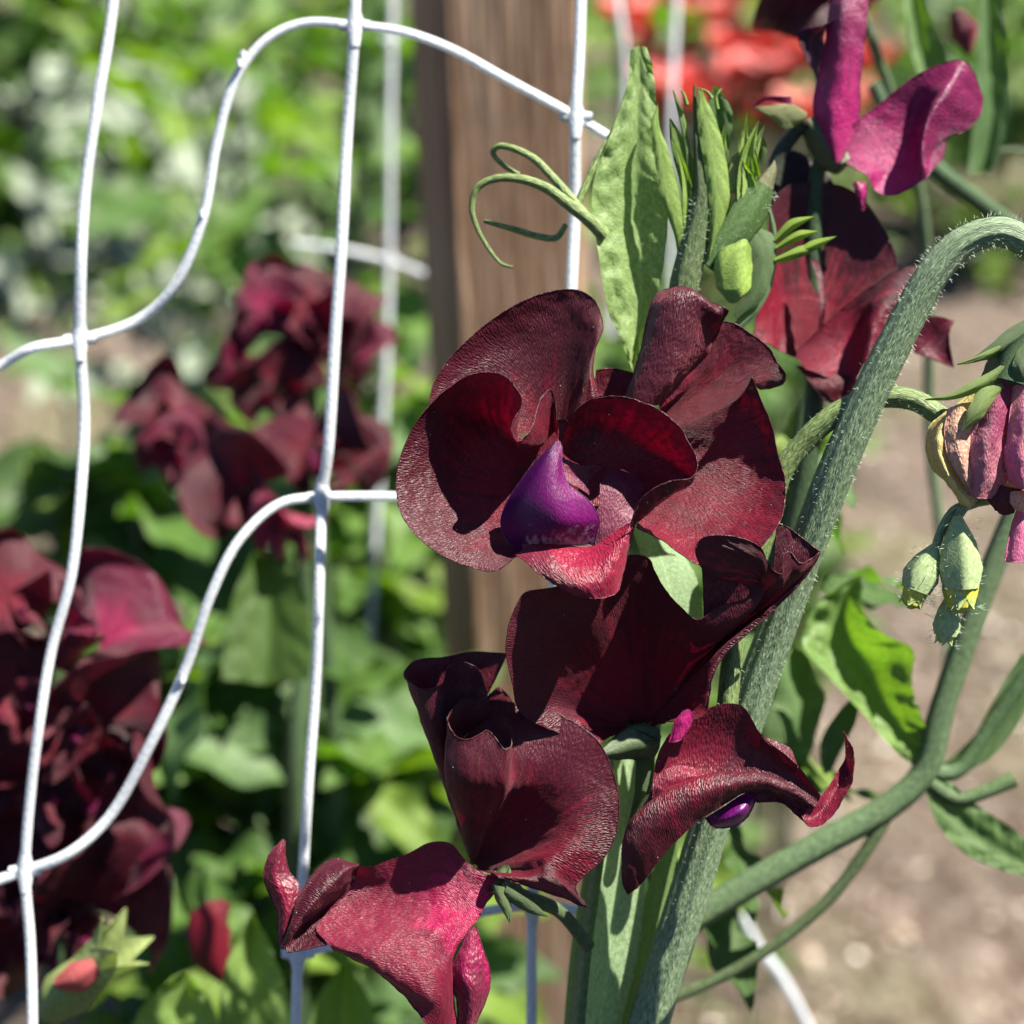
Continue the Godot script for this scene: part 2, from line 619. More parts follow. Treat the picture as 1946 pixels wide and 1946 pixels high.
# ---------------------------------------------------------------- setting
func build_ground() -> void:
	var g := []
	var uvs := []
	var cols := []
	var zs := PackedFloat32Array()
	var xs := PackedFloat32Array()
	for i in 141:
		var f := i / 140.0
		zs.append(0.4 - 1.2 * f - 5.0 * f * f - 60.0 * pow(f, 7.0))
		var s := f * 2.0 - 1.0
		xs.append(signf(s) * (2.2 * absf(s) + 50.0 * pow(absf(s), 8.0)))
	for z in zs:
		var line := PackedVector3Array()
		var lu := PackedVector2Array()
		var lc := PackedColorArray()
		for x in xs:
			var y := wob.get_noise_2d(x * 5.0, z * 5.0) * 0.014 + wob.get_noise_2d(x * 21.0, z * 21.0) * 0.006
			line.append(Vector3(x, y, z))
			lu.append(Vector2(x, z))
			var k := 1.0 + wob.get_noise_2d(x * 9.0 + 50.0, z * 9.0) * 0.45 + wob.get_noise_2d(x * 26.0 + 50.0, z * 26.0) * 0.3
			var c := Color(0.168, 0.142, 0.123).lerp(Color(0.16, 0.165, 0.10), smoothstep(0.1, 0.5, wob.get_noise_2d(x * 2.2, z * 2.2 + 80.0)))
			lc.append(Color(c.r * k, c.g * k, c.b * k))
		g.append(line)
		uvs.append(lu)
		cols.append(lc)
	var s := Sheet.new()
	s.grid(g, uvs, cols)
	var o := put(self, "ground", s, M.soil)
	o.set_meta("kind", "structure")
	o.set_meta("label", "dry brown garden soil path with chips and pebbles")
	# chips and pebbles, uncountable
	var chip := SphereMesh.new()
	chip.radius = 0.5
	chip.height = 0.6
	chip.radial_segments = 7
	chip.rings = 4
	chip.material = M.chip
	var mm := MultiMesh.new()
	mm.transform_format = MultiMesh.TRANSFORM_3D
	mm.use_colors = true
	mm.mesh = chip
	mm.instance_count = 9000
	for k in 9000:
		var z := -0.7 - 3.6 * pow(rng.randf(), 1.3)
		var x := rng.randf_range(-0.75, 0.75) * (absf(z) * 0.7 + 0.4) + 0.1
		var size := rng.randf_range(0.003, 0.011) * (0.8 + absf(z) * 0.12)
		if rng.randf() < 0.03:
			size *= 1.8
		var b := Basis.from_euler(Vector3(rng.randf_range(-0.5, 0.5), rng.randf() * TAU, rng.randf_range(-0.5, 0.5))).scaled(Vector3(size * rng.randf_range(0.7, 1.7), size * rng.randf_range(0.5, 0.9), size))
		var y := wob.get_noise_2d(x * 5.0, z * 5.0) * 0.014 + wob.get_noise_2d(x * 21.0, z * 21.0) * 0.006
		mm.set_instance_transform(k, Transform3D(b, Vector3(x, y + size * 0.12, z)))
		var c: Color = [Color(0.32, 0.25, 0.20), Color(0.20, 0.15, 0.12), Color(0.42, 0.36, 0.31), Color(0.27, 0.21, 0.15), Color(0.60, 0.56, 0.52)][rng.randi() % 5 if rng.randf() < 0.5 else rng.randi() % 2]
		mm.set_instance_color(k, c)
	var gr := MultiMeshInstance3D.new()
	gr.name = "gravel"
	gr.multimesh = mm
	gr.set_meta("kind", "stuff")
	gr.set_meta("label", "bark chips and small pebbles scattered over the soil path")
	gr.set_meta("category", "gravel")
	add_child(gr)


func build_stake() -> void:
	var at := deep(953, 500, 0.46)
	var lean := 0.031
	var foot := Vector3(at.x + lean * 0.83, 0.0, at.z)
	var t := thing("wooden_stake", "weathered brown wooden garden stake standing behind the maroon blossom", "stake", foot)
	var half := 0.0190
	var cut := 0.003
	var ring := [Vector2(-half + cut, half), Vector2(half - cut, half), Vector2(half, half - cut), Vector2(half, -half + cut), Vector2(half - cut, -half), Vector2(-half + cut, -half), Vector2(-half, -half + cut), Vector2(-half, half - cut), Vector2(-half + cut, half)]
	var turn := Basis(Vector3.UP, deg_to_rad(14.0))
	var s := Sheet.new()
	for k in 8:
		var a: Vector2 = ring[k]
		var b: Vector2 = ring[k + 1]
		var g := []
		var uvs := []
		var cols := []
		for i in 41:
			var f := i / 40.0
			var line := PackedVector3Array()
			var lu := PackedVector2Array()
			var lc := PackedColorArray()
			for j in 9:
				var p := a.lerp(b, j / 8.0)
				var q := turn * Vector3(p.x, 0, p.y)
				var y := -0.02 + 1.42 * f
				q += Vector3(q.x, 0, q.z).normalized() * wob.get_noise_3d(p.x * 200.0, y * 6.0, p.y * 200.0) * 0.0007
				line.append(foot + q + Vector3(-lean * y, y, 0))
				lu.append(Vector2(k * 3.1 + j / 8.0 * a.distance_to(b) / 0.03, y / 0.06))
				var v := 1.0 + wob.get_noise_3d(p.x * 130.0, y * 9.0, p.y * 130.0) * 0.35
				var c := Color(0.47, 0.325, 0.22).lerp(Color(0.51, 0.40, 0.30), smoothstep(-0.2, 0.5, wob.get_noise_3d(p.x * 40.0, y * 4.0, 7.0)))
				lc.append(Color(c.r * v, c.g * v, c.b * v))
			g.append(line)
			uvs.append(lu)
			cols.append(lc)
		s.grid(g, uvs, cols)
	put(t, "post", s, M.wood)
	var top := Sheet.new()
	var tg := []
	for i in 2:
		var line := PackedVector3Array()
		for j in 2:
			line.append(foot + turn * Vector3((j - 0.5) * 2.0 * (half - cut), 0, (i - 0.5) * 2.0 * (half - cut)) + Vector3(-lean * 1.399, 1.399, 0))
		tg.append(line)
	top.grid(tg, [[Vector2.ZERO, Vector2(1, 0)], [Vector2(0, 1), Vector2.ONE]], [[Color(0.2, 0.14, 0.09), Color(0.2, 0.14, 0.09)], [Color(0.2, 0.14, 0.09), Color(0.2, 0.14, 0.09)]])
	put(t, "end_grain", top, M.wood)


func net_line(t: Node3D, pts: Array, d: float, r: float) -> void:
	var p := PackedVector3Array()
	for i in range(0, pts.size(), 2):
		p.append(deep(pts[i], pts[i + 1], d + 0.004 * wob.get_noise_2d(pts[i] * 0.01, pts[i + 1] * 0.004)))
	stalk(t, "strand", p, [r, r * 1.06, r * 0.94, r], M.net, Color(1, 1, 1), 12, 0, 0.0, 0.72, lens.basis.x, 8)


func knot(t: Node3D, px: float, py: float, d: float, r: float) -> void:
	var at := deep(px, py, d + 0.004 * wob.get_noise_2d(px * 0.01, py * 0.004))
	var s := Sheet.new()
	var u := lens.basis.y
	var x := lens.basis.x
	s.tube(PackedVector3Array([at - u * r * 4.0, at - u * r * 2.2, at - u * r, at, at + u * r, at + u * r * 2.4, at + u * r * 4.0]), PackedFloat32Array([r * 0.9, r * 1.2, r * 1.6, r * 1.75, r * 1.6, r * 1.15, r * 0.9]), 14, Color(1, 1, 1), 0, 0.0, 0.8, x)
	s.tube(PackedVector3Array([at - x * r * 3.0, at - x * r * 1.4, at, at + x * r * 1.4, at + x * r * 3.0]), PackedFloat32Array([r * 0.8, r * 1.1, r * 1.5, r * 1.1, r * 0.8]), 12, Color(1, 1, 1), 0, 0.0, 0.8, u)
	put(t, "knot", s, M.net)


func build_net() -> void:
	var d := 0.253
	var t := thing("trellis_net", "white plastic trellis net with wide wavy meshes in front of the stake", "netting", deep(300, 3000, d), "")
	var r := 0.00082
	net_line(t, [222, -60, 208, 60, 186, 190, 162, 360, 154, 500, 152, 645, 160, 800, 152, 950, 134, 1100, 98, 1235, 74, 1380, 58, 1510, 48, 1655, 58, 1800, 62, 2000, 60, 2400], d, r)
	net_line(t, [676, -60, 674, 48, 660, 250, 650, 450, 636, 650, 624, 850, 612, 945, 607, 1100, 600, 1300, 586, 1490, 574, 1690, 566, 1812, 560, 2100], d, r)
	net_line(t, [1106, -60, 1100, 120, 1094, 222, 1092, 400, 1086, 540, 1075, 760, 1062, 960, 1040, 1300, 1022, 1560, 1012, 1720, 1010, 1960, 1010, 2400], d, r)
	net_line(t, [-80, 730, 0, 695, 60, 662, 152, 645, 262, 608, 330, 545, 384, 420, 412, 270, 448, 150, 505, 76, 575, 44, 674, 48, 765, 60, 855, 92, 965, 152, 1094, 222, 1160, 262], d, r)
	net_line(t, [-60, 1690, 48, 1655, 130, 1622, 205, 1556, 292, 1402, 352, 1272, 402, 1128, 455, 1026, 532, 957, 612, 945, 760, 944, 905, 950, 1062, 965], d, r)
	net_line(t, [566, 1812, 700, 1780, 860, 1745, 1012, 1720, 1120, 1735], d, r)
	for k in [[152, 645], [48, 1655], [674, 48], [612, 945], [1094, 222], [566, 1812], [1012, 1720], [1062, 962]]:
		knot(t, k[0], k[1], d, r)
	for k in [[455, 118], [462, 104], [384, 405], [346, 1290], [440, 1052]]:
		var s := Sheet.new()
		var at := deep(k[0], k[1], d - 0.0009)
		s.tube(PackedVector3Array([at - lens.basis.y * 0.0007, at - lens.basis.y * 0.0003, at, at + lens.basis.y * 0.0003, at + lens.basis.y * 0.0007]), PackedFloat32Array([0.0002, 0.0006, 0.0007, 0.0006, 0.0002]), 10, Color(1, 1, 1))
		put(t, "blob", s, M.net)
	var d2 := 0.52
	var thick := r
	r = 0.0010
	var b := thing("trellis_net", "second white plastic net hanging further back among the stems", "netting", deep(740, 3000, d2))
	net_line(b, [748, -60, 742, 250, 740, 495, 734, 700, 716, 1000, 700, 1300, 690, 1700, 690, 2300], d2, r)
	net_line(b, [560, 462, 650, 474, 740, 495, 830, 530, 900, 560], d2, r)
	net_line(b, [1290, -60, 1280, 120, 1276, 300, 1280, 700], d2, r)
	net_line(b, [1040, -60, 1060, 60, 1075, 300, 1070, 700], d2, r)
	net_line(b, [1165, -60, 1180, 40, 1190, 140, 1160, 640], d2, r)
	net_line(b, [340, 1360, 325, 1430, 300, 1560, 290, 2000], d2, r)
	for k in [[740, 495], [742, 75], [335, 1385]]:
		knot(b, k[0], k[1], d2, r)
	r = thick
	var low := thing("net_scrap", "loose white strand of net lying toward the soil path beside the green stem", "netting", deep(1500, 1900, 0.42))
	net_line(low, [1410, 1740, 1440, 1800, 1480, 1850, 1520, 1920, 1600, 2100], 0.42, 0.0013)


# ---------------------------------------------------------------- the spray of three maroon blossoms
func speckled_keel(parent: Node3D, rows: Array) -> void:
	var g := loft(rows, 14, 9)
	var s := Sheet.new()
	var uvs := []
	var cols := []
	var h := g.size()
	var w: int = g[0].size()
	for i in h:
		var lu := PackedVector2Array()
		var lc := PackedColorArray()
		for j in w:
			var t := i / float(h - 1)
			var u := j / float(w - 1)
			lu.append(Vector2(u * 1.6, t * 2.0))
			var streaks := wob.get_noise_2d(u * 22.0, t * 5.0) + 0.5 * wob.get_noise_2d(u * 50.0, t * 9.0 + 30.0)
			var c := Color(0.075, 0.002, 0.085).lerp(Color(0.125, 0.002, 0.095), smoothstep(0.2, 0.7, u)) * (1.0 + 0.45 * wob.get_noise_2d(u * 34.0, t * 2.2))
			var pale := smoothstep(0.80, 0.98, t * (0.62 + 0.38 * smoothstep(0.06, 0.45, u)) + streaks * 0.28)
			if t < 0.08:
				pale = maxf(pale, smoothstep(0.0, 0.6, streaks) * 0.35)
			lc.append(c.lerp(Color(0.36, 0.23, 0.29), pale))
		uvs.append(lu)
		cols.append(lc)
	s.grid(g, uvs, cols)
	hem(s, g, [Color(0.10, 0.04, 0.11)])
	put(parent, "keel", s, M.keel)


func build_main_spray() -> void:
	var root := deep(1060, 2300, 0.225)
	root.y = 0.0
	var t := thing("sweet_pea_spray", "flower stem with three velvety maroon blossoms, the top one showing a violet keel", "flower spray", root, "")
	# ---- top blossom
	var a := part(t, "blossom", crop(C1, 800, 740, -110))
	a.set_meta("label", "open maroon blossom with violet keel and pink lower lip")
	var ha := crop(C1, 800, 760, -70)
	petal(a, "standard_petal", [
		row_of(C1, [600,700,-70, 640,690,-78, 680,680,-85, 700,670,-88, 720,660,-90, 740,650,-90, 760,640,-88, 780,640,-85, 800,640,-80, 815,640,-75, 830,640,-70, 845,640,-65, 860,640,-60]),
		row_of(C1, [380,620,-50, 430,550,-60, 500,470,-72, 590,390,-82, 680,330,-84, 770,290,-80, 830,290,-74, 865,310,-66, 890,340,-58, 900,380,-54, 895,430,-52, 895,480,-54, 900,545,-58]),
		row_of(C1, [300,610,-22, 325,530,-30, 390,430,-45, 520,310,-62, 640,235,-68, 765,185,-72, 850,190,-68, 900,215,-60, 925,260,-54, 935,310,-52, 912,380,-52, 905,450,-54, 920,545,-58]),
		row_of(C1, [250,600,0, 262,510,-5, 330,390,-18, 480,250,-38, 620,160,-48, 760,112,-62, 860,112,-62, 920,148,-62, 945,200,-62, 957,275,-68, 928,340,-70, 916,430,-68, 942,545,-70])],
		WINE, ha, 0.010)
	petal(a, "standard_petal", [
		row_of(C1, [900,640,-100, 1000,640,-105, 1100,640,-100]),
		row_of(C1, [920,520,-108, 1000,520,-112, 1080,520,-108]),
		row_of(C1, [930,436,-104, 1000,430,-108, 1085,452,-106])], CRIMSON, ha, 0.008)
	petal(a, "standard_petal", [
		row_of(C1, [1140,640,-85, 1150,650,-90, 1152,660,-90, 1155,670,-90, 1156,680,-90, 1157,690,-90, 1158,700,-90, 1160,705,-90, 1160,712,-90, 1160,720,-90, 1160,740,-90, 1160,760,-92, 1160,790,-94, 1158,820,-95, 1155,850,-95, 1150,880,-95, 1145,900,-92, 1135,930,-90, 1120,950,-88, 1105,975,-85, 1095,1000,-82]),
		row_of(C1, [1190,600,-64, 1330,480,-84, 1380,450,-86, 1430,460,-84, 1470,480,-76, 1500,500,-66, 1515,510,-58, 1522,520,-50, 1518,535,-42, 1512,552,-36, 1510,620,-46, 1510,700,-58, 1510,800,-66, 1520,880,-66, 1530,960,-58, 1520,1030,-42, 1470,1085,-28, 1400,1115,-26, 1300,1112,-30, 1190,1070,-44, 1100,1045,-60]),
		row_of(C1, [1185,575,-55, 1385,330,-84, 1440,320,-86, 1510,355,-80, 1565,405,-68, 1590,440,-52, 1600,455,-44, 1590,470,-34, 1560,490,-22, 1542,515,-16, 1560,600,-40, 1590,680,-50, 1605,800,-56, 1625,885,-54, 1628,975,-38, 1605,1055,-16, 1545,1120,2, 1440,1165,6, 1320,1170,2, 1195,1102,-22, 1098,1062,-50]),
		row_of(C1, [1180,560,-50, 1410,250,-82, 1480,242,-84, 1570,295,-74, 1640,352,-58, 1668,405,-48, 1702,455,-60, 1690,492,-72, 1600,515,-50, 1566,465,-8, 1602,560,-26, 1645,660,-34, 1672,790,-38, 1700,885,-34, 1698,980,-14, 1672,1065,10, 1610,1150,28, 1500,1225,30, 1345,1228,36, 1200,1132,6, 1095,1078,-40])],
		WINE, crop(C1, 1200, 880, -80), 0.019, 7, 12)
	petal(a, "standard_petal", [
		row_of(C1, [1035,570,-45, 1060,575,-12, 1105,580,2, 1150,580,-4, 1180,580,-40, 1185,575,-75]),
		row_of(C1, [1085,440,-48, 1115,445,-10, 1170,460,6, 1230,475,0, 1270,470,-45, 1300,470,-95]),
		row_of(C1, [1125,290,-56, 1165,300,-14, 1240,310,4, 1310,325,-8, 1360,350,-55, 1400,390,-110]),
		row_of(C1, [1150,180,-60, 1200,180,-18, 1280,190,0, 1350,225,-12, 1395,270,-50, 1416,330,-105]),
		row_of(C1, [1180,122,-66, 1240,112,-30, 1300,112,-14, 1390,165,-8, 1425,215,-26, 1440,250,-60]),
		row_of(C1, [1198,110,-85, 1255,100,-62, 1310,102,-52, 1395,158,-36, 1450,180,-26, 1470,195,-34])],
		WINE, ha, 0.008, 9, 10, 1.0)
	petal(a, "wing_petal", [
		row_of(C1, [770,700,-60, 760,690,-60, 750,700,-60, 735,715,-55, 720,735,-50, 700,760,-50, 690,790,-55, 670,820,-60, 660,850,-62, 650,880,-64, 640,920,-64, 630,970,-58, 630,1020,-48, 630,1070,-36, 630,1110,-20, 630,1140,0, 630,1165,15]),
		row_of(C1, [772,670,-50, 750,610,-38, 725,640,-25, 695,700,2, 655,750,14, 630,735,8, 600,690,-24, 560,660,-50, 500,680,-62, 440,760,-68, 400,850,-68, 390,940,-58, 400,1030,-36, 450,1120,-6, 510,1170,20, 560,1190,36, 615,1185,36]),
		row_of(C1, [771,655,-42, 745,560,-20, 712,600,0, 680,685,28, 628,742,50, 600,705,48, 612,620,25, 560,530,16, 450,540,2, 330,630,-18, 260,770,-24, 235,920,-18, 260,1060,6, 350,1150,30, 455,1210,46, 535,1228,52, 610,1190,46]),
		row_of(C1, [770,640,-38, 745,517,-12, 700,560,12, 668,665,45, 608,731,72, 583,675,78, 628,560,62, 560,466,55, 440,450,42, 258,570,18, 150,740,12, 113,910,18, 150,1050,34, 270,1175,50, 420,1240,60, 520,1255,62, 605,1195,54])],
		WINE, crop(C1, 640, 860, -60), 0.011, 8, 14)
	petal(a, "wing_petal", [
		row_of(C1, [790,720,-20, 795,770,-15, 820,800,-10, 880,825,-15, 960,830,-25, 1030,840,-35, 1080,865,-38, 1110,890,-38, 1118,905,-35, 1115,930,-30, 1105,955,-20, 1090,1000,0, 1078,1080,40]),
		row_of(C1, [797,695,0, 822,690,12, 880,680,12, 950,675,2, 1040,690,-8, 1130,740,-20, 1200,790,-20, 1265,835,4, 1300,890,32, 1235,948,50, 1165,1000,55, 1115,1045,60, 1085,1075,58]),
		row_of(C1, [802,678,12, 828,650,28, 890,615,36, 975,600,36, 1080,625,30, 1190,685,24, 1270,765,32, 1318,840,52, 1330,890,68, 1248,935,78, 1168,980,80, 1112,1025,74, 1086,1070,62]),
		row_of(C1, [805,665,20, 835,615,40, 900,560,55, 1000,543,62, 1110,565,62, 1225,625,62, 1310,730,68, 1343,828,80, 1320,873,90, 1230,890,96, 1150,930,96, 1100,985,86, 1082,1062,68])],
		WINE, crop(C1, 1080, 860, -30), 0.009, 8, 14)
	petal(a, "lower_lip", [
		row_of(C1, [600,1190,52, 650,1155,45, 720,1130,40, 790,1135,35, 850,1158,30, 920,1150,30, 985,1108,35, 1045,1070,40, 1084,1055,58]),
		row_of(C1, [640,1215,74, 690,1200,76, 760,1190,72, 830,1195,64, 890,1195,60, 950,1180,60, 1010,1140,62, 1055,1110,60, 1080,1090,52]),
		row_of(C1, [690,1262,88, 740,1262,96, 800,1260,98, 860,1255,92, 920,1245,88, 970,1225,86, 1015,1200,82, 1045,1180,66, 1062,1160,46]),
		row_of(C1, [760,1310,94, 800,1318,102, 850,1318,106, 900,1315,104, 945,1305,102, 980,1290,97, 1010,1270,84, 1035,1250,58, 1048,1230,34]),
		row_of(C1, [830,1350,90, 860,1360,95, 900,1366,98, 930,1368,98, 955,1366,96, 980,1362,90, 1005,1350,78, 1018,1335,54, 1030,1310,34])],
		[Color(0.165, 0.013, 0.036), Color(0.25, 0.003, 0.034)], crop(C1, 960, 1150, 40), 0.009)
	speckled_keel(a, [
		row_of(C1, [755,738,40, 765,726,42, 780,725,42, 789,745,40]),
		row_of(C1, [690,800,30, 725,800,62, 765,800,68, 791,820,50]),
		row_of(C1, [620,890,18, 680,890,72, 750,890,84, 818,905,58]),
		row_of(C1, [560,985,6, 640,985,70, 760,985,92, 892,962,52]),
		row_of(C1, [540,1060,0, 640,1060,64, 780,1060,86, 943,1045,40]),
		row_of(C1, [560,1125,4, 640,1120,50, 770,1115,66, 932,1100,32]),
		row_of(C1, [606,1182,14, 660,1165,32, 780,1150,42, 922,1152,20])])
	petal(a, "keel_lining", [row_of(C1, [786,790,10, 855,820,2, 905,830,-8]), row_of(C1, [794,850,16, 850,870,0, 895,890,-10]), row_of(C1, [820,900,24, 870,925,6, 900,945,-5])], BLUSH, ha, 0.02, 8, 8, 0.6, false, M.fade)
	petal(a, "keel_lining", [row_of(C1, [862,818,-14, 962,826,-18]), row_of(C1, [875,860,-24, 930,862,-28]), row_of(C1, [888,905,-34, 900,898,-34])], BLUSH, ha, 0.02, 8, 8, 0.6, false, M.fade)
	petal(a, "keel_lining", [row_of(C1, [985,838,-28, 1050,850,-34, 1132,895,-40]), row_of(C1, [948,900,-2, 1030,900,-8, 1135,925,-34]), row_of(C1, [945,970,12, 1010,970,10, 1105,990,-12]), row_of(C1, [918,1065,20, 980,1050,22, 1085,1040,10]), row_of(C1, [928,1150,24, 970,1120,26, 1050,1085,22])], BLUSH, ha, 0.02, 8, 8, 0.7, false, M.fade)
	petal(a, "keel_lining", [row_of(C1, [690,640,-86, 800,640,-92, 1000,760,-98, 1150,860,-84]), row_of(C1, [600,860,-74, 760,900,-76, 930,940,-84, 1120,960,-66]), row_of(C1, [580,1150,-30, 720,1150,-30, 850,1140,-34, 1020,1090,-20])], DARK, ha, 0.02, 6, 6, 0.6)
	petal(a, "standard_petal", [row_of(C1, [640,760,-100, 800,720,-105, 960,700,-108, 1120,720,-105]), row_of(C1, [680,650,-105, 800,630,-108, 940,620,-110, 1130,640,-106]), row_of(C1, [760,560,-100, 850,540,-104, 960,540,-110, 1100,560,-108])], WINE, ha, 0.008, 6, 6)
	# ---- shaded blossom below it
	var b := part(t, "blossom", spot(1235, 1385, -80))
	b.set_meta("label", "dark maroon blossom hanging in the shade of the open one")
	var hb := spot(1225, 1385, -165)
	var rim := row_of(CS, [1135,1420,-90, 1060,1392,-60, 990,1355,-15, 972,1290,30, 961,1222,56, 975,1166,66, 998,1126,68, 1050,1118,60, 1130,1085,36, 1190,1056,12, 1231,1060,-4, 1245,1088,-8, 1264,1120,-8, 1292,1152,-6, 1326,1178,0, 1366,1152,5, 1417,1138,10, 1425,1124,12, 1412,1110,14, 1366,1100,20, 1343,1091,28, 1328,1068,42, 1322,1040,56, 1338,1021,64, 1371,1017,66, 1412,1024,62, 1445,1040,52, 1464,1078,34, 1487,1091,26, 1489,1054,20, 1501,1049,18, 1520,1070,22, 1540,1064,15, 1558,1050,5, 1531,1096,-5, 1493,1138,-10, 1428,1198,-15, 1376,1245,-20, 1353,1291,-22, 1348,1325,-22, 1341,1355,-20, 1290,1378,-20])
	var mid := row_of(CS, [1150,1405,-115, 1090,1370,-85, 1040,1340,-62, 1030,1290,-28, 1030,1240,2, 1045,1200,18, 1065,1180,22, 1100,1170,14, 1150,1150,-10, 1195,1140,-38, 1225,1145,-44, 1240,1160,-46, 1260,1180,-44, 1285,1200,-38, 1322,1215,-28, 1370,1190,-4, 1425,1158,2, 1448,1132,8, 1452,1122,10, 1450,1115,12, 1448,1108,16, 1446,1100,20, 1446,1094,26, 1448,1088,32, 1450,1084,36, 1455,1082,36, 1462,1084,32, 1472,1092,26, 1488,1105,20, 1494,1098,19, 1503,1090,17, 1518,1090,16, 1530,1085,11, 1540,1078,4, 1515,1105,-4, 1475,1145,-8, 1415,1195,-14, 1365,1245,-22, 1345,1290,-26, 1338,1322,-28, 1325,1350,-32, 1285,1372,-35])
	petal(b, "standard_petal", fan(hb, mid, rim, 26.0), WINE, spot(1220, 1320, -60), 0.010, 5, 10)
	petal(b, "standard_petal", [row_of(CS, [1470,1090,-10, 1486,1092,-6, 1510,1085,-5, 1540,1070,-8]), row_of(CS, [1474,1040,-14, 1490,1045,-10, 1520,1050,-10, 1555,1052,-4]), row_of(CS, [1475,998,-20, 1491,999,-18, 1516,1016,-12, 1559,1049,2])], DARK, hb, 0.01, 8, 8)
	petal(b, "standard_petal", [row_of(CS, [1330,1040,-4, 1400,1060,0, 1450,1080,8]), row_of(CS, [1336,1100,-12, 1390,1110,-14, 1440,1120,0]), row_of(CS, [1338,1172,-24, 1380,1165,-20, 1430,1150,4])], WINE, hb, 0.01, 8, 8)
	var wing := [
		row_of(CG, [390,640,-24, 400,560,-30, 440,400,-38, 640,170,-48, 1020,72,-36, 1190,300,-20, 1450,520,0, 1622,740,20]),
		row_of(CG, [390,740,-22, 400,680,-28, 420,600,-38, 600,450,-58, 950,400,-52, 1190,470,-36, 1430,620,-10, 1607,775,18]),
		row_of(CG, [170,1240,-10, 200,1000,-10, 350,830,-8, 600,720,-22, 900,650,-26, 1190,640,-18, 1420,700,4, 1592,800,20]),
		row_of(CG, [160,1250,5, 185,1000,15, 330,820,25, 560,660,28, 900,565,28, 1200,582,25, 1420,670,28, 1586,818,25]),
		row_of(CG, [168,1385,8, 230,1200,30, 370,1010,46, 590,820,55, 890,690,55, 1150,640,40, 1380,705,35, 1570,822,26]),
		row_of(CG, [205,1468,0, 300,1390,12, 430,1220,28, 650,985,36, 900,815,36, 1110,705,30, 1330,742,26, 1540,818,22])]
	petal(b, "wing_petal", wing, WINE, crop(CG, 480, 420, -40), 0.010, 9, 9)
	petal(b, "wing_petal", [row_of(CG, [1190,300,-24, 1260,330,-28, 1340,360,-30, 1400,400,-28, 1440,490,-20, 1450,520,-6]), row_of(CG, [1200,320,-16, 1270,390,-16, 1340,440,-14, 1400,490,-10, 1440,520,-4, 1455,540,0])], CRIMSON, hb, 0.01, 8, 8)
	petal(b, "wing_petal", [row_of(CG, [395,620,-15, 500,540,-12, 620,518,-12, 785,585,-15]), row_of(CG, [388,690,-4, 490,630,4, 610,590,4, 760,600,-4]), row_of(CG, [386,760,0, 480,700,10, 600,650,8, 740,620,0])], CRIMSON, crop(CG, 480, 600, 0), 0.008, 8, 8)
	petal(b, "wing_petal", [row_of(CG, [610,115,-20, 650,105,-14, 695,150,-20]), row_of(CG, [540,220,-16, 600,215,-6, 660,235,-16]), row_of(CG, [512,350,-14, 550,350,-6, 600,330,-14])], MAGENTA, crop(CG, 500, 400, 0), 0.008, 8, 8)
	petal(b, "keel", [row_of(CG, [775,905,-10, 900,825,6, 1040,735,6, 1155,690,-5]), row_of(CG, [820,962,0, 920,915,28, 1050,850,28, 1135,800,4]), row_of(CG, [858,980,-8, 930,980,4, 1012,958,4, 1092,890,-4])], VIOLET, crop(CG, 1000, 900, 0), 0.01, 8, 10, 0.6, false, M.keel)
	petal(b, "wing_petal", [row_of(CG, [1480,880,15, 1560,800,18, 1650,715,8, 1700,640,-2, 1760,540,-12, 1798,470,-18, 1800,350,-18, 1790,268,-15]), row_of(CG, [1500,930,26, 1580,890,20, 1670,800,12, 1725,720,4, 1780,630,-4, 1815,540,-10, 1812,420,-10, 1792,270,-13]), row_of(CG, [1538,967,42, 1620,957,44, 1712,880,42, 1792,760,36, 1850,640,28, 1869,520,18, 1850,390,4, 1795,275,-10])], [Color(0.105, 0.004, 0.022), Color(0.18, 0.002, 0.026)], crop(CG, 1560, 870, 20), 0.008, 8, 10)
	petal(b, "wing_petal", [row_of(CG, [1110,700,14, 1300,662,18, 1480,740,14, 1585,822,14]), row_of(CG, [1130,745,6, 1320,735,4, 1460,815,4, 1560,890,18]), row_of(CG, [1150,790,8, 1340,796,8, 1440,880,10, 1538,967,36])], WINE, hb, 0.008, 8, 8)
	# ---- lowest blossom
	var c := part(t, "blossom", spot(955, 1680, -50))
	c.set_meta("label", "lowest maroon blossom with folded tubes and spread wings")
	var hc := crop(CE, 610, 1670, -150)
	var crim := row_of(CE, [865,85,-90, 600,75,-95, 420,110,-95, 190,140,-80, 105,240,-50, 180,320,-20, 260,350,-10, 385,310,-15, 425,195,-40, 520,148,-46, 640,190,-48, 695,310,-46, 735,520,-34, 640,440,-6, 540,428,2, 460,490,14, 430,590,28, 500,700,44, 580,715,48, 660,680,42, 720,650,36, 775,700,38, 855,795,42, 900,740,28, 880,615,4, 1000,480,-30, 1200,520,-30, 1430,640,-15, 1560,770,-10, 1640,960,-5, 1682,1130,0, 1668,1390,5, 1580,1580,8, 1365,1800,10, 1446,1945,15, 1250,1870,5, 1000,1790,0, 800,1725,-5], -45)
	var cmid := row_of(CE, [600,700,-95, 520,600,-95, 430,600,-95, 330,650,-85, 282,720,-55, 310,750,-30, 350,760,-22, 400,760,-20, 430,760,-30, 460,770,-40, 480,780,-48, 490,800,-52, 480,830,-50, 450,850,-40, 425,880,-25, 408,920,-5, 405,980,15, 460,1010,40, 540,1020,50, 620,1020,52, 690,1020,50, 760,1030,48, 840,1050,45, 880,1040,35, 900,1020,20, 980,1000,6, 1080,1000,0, 1180,1050,0, 1260,1120,2, 1310,1200,6, 1340,1290,10, 1330,1400,14, 1270,1500,16, 1150,1620,15, 1130,1690,14, 1050,1720,6, 920,1720,0, 780,1710,-8], -45)
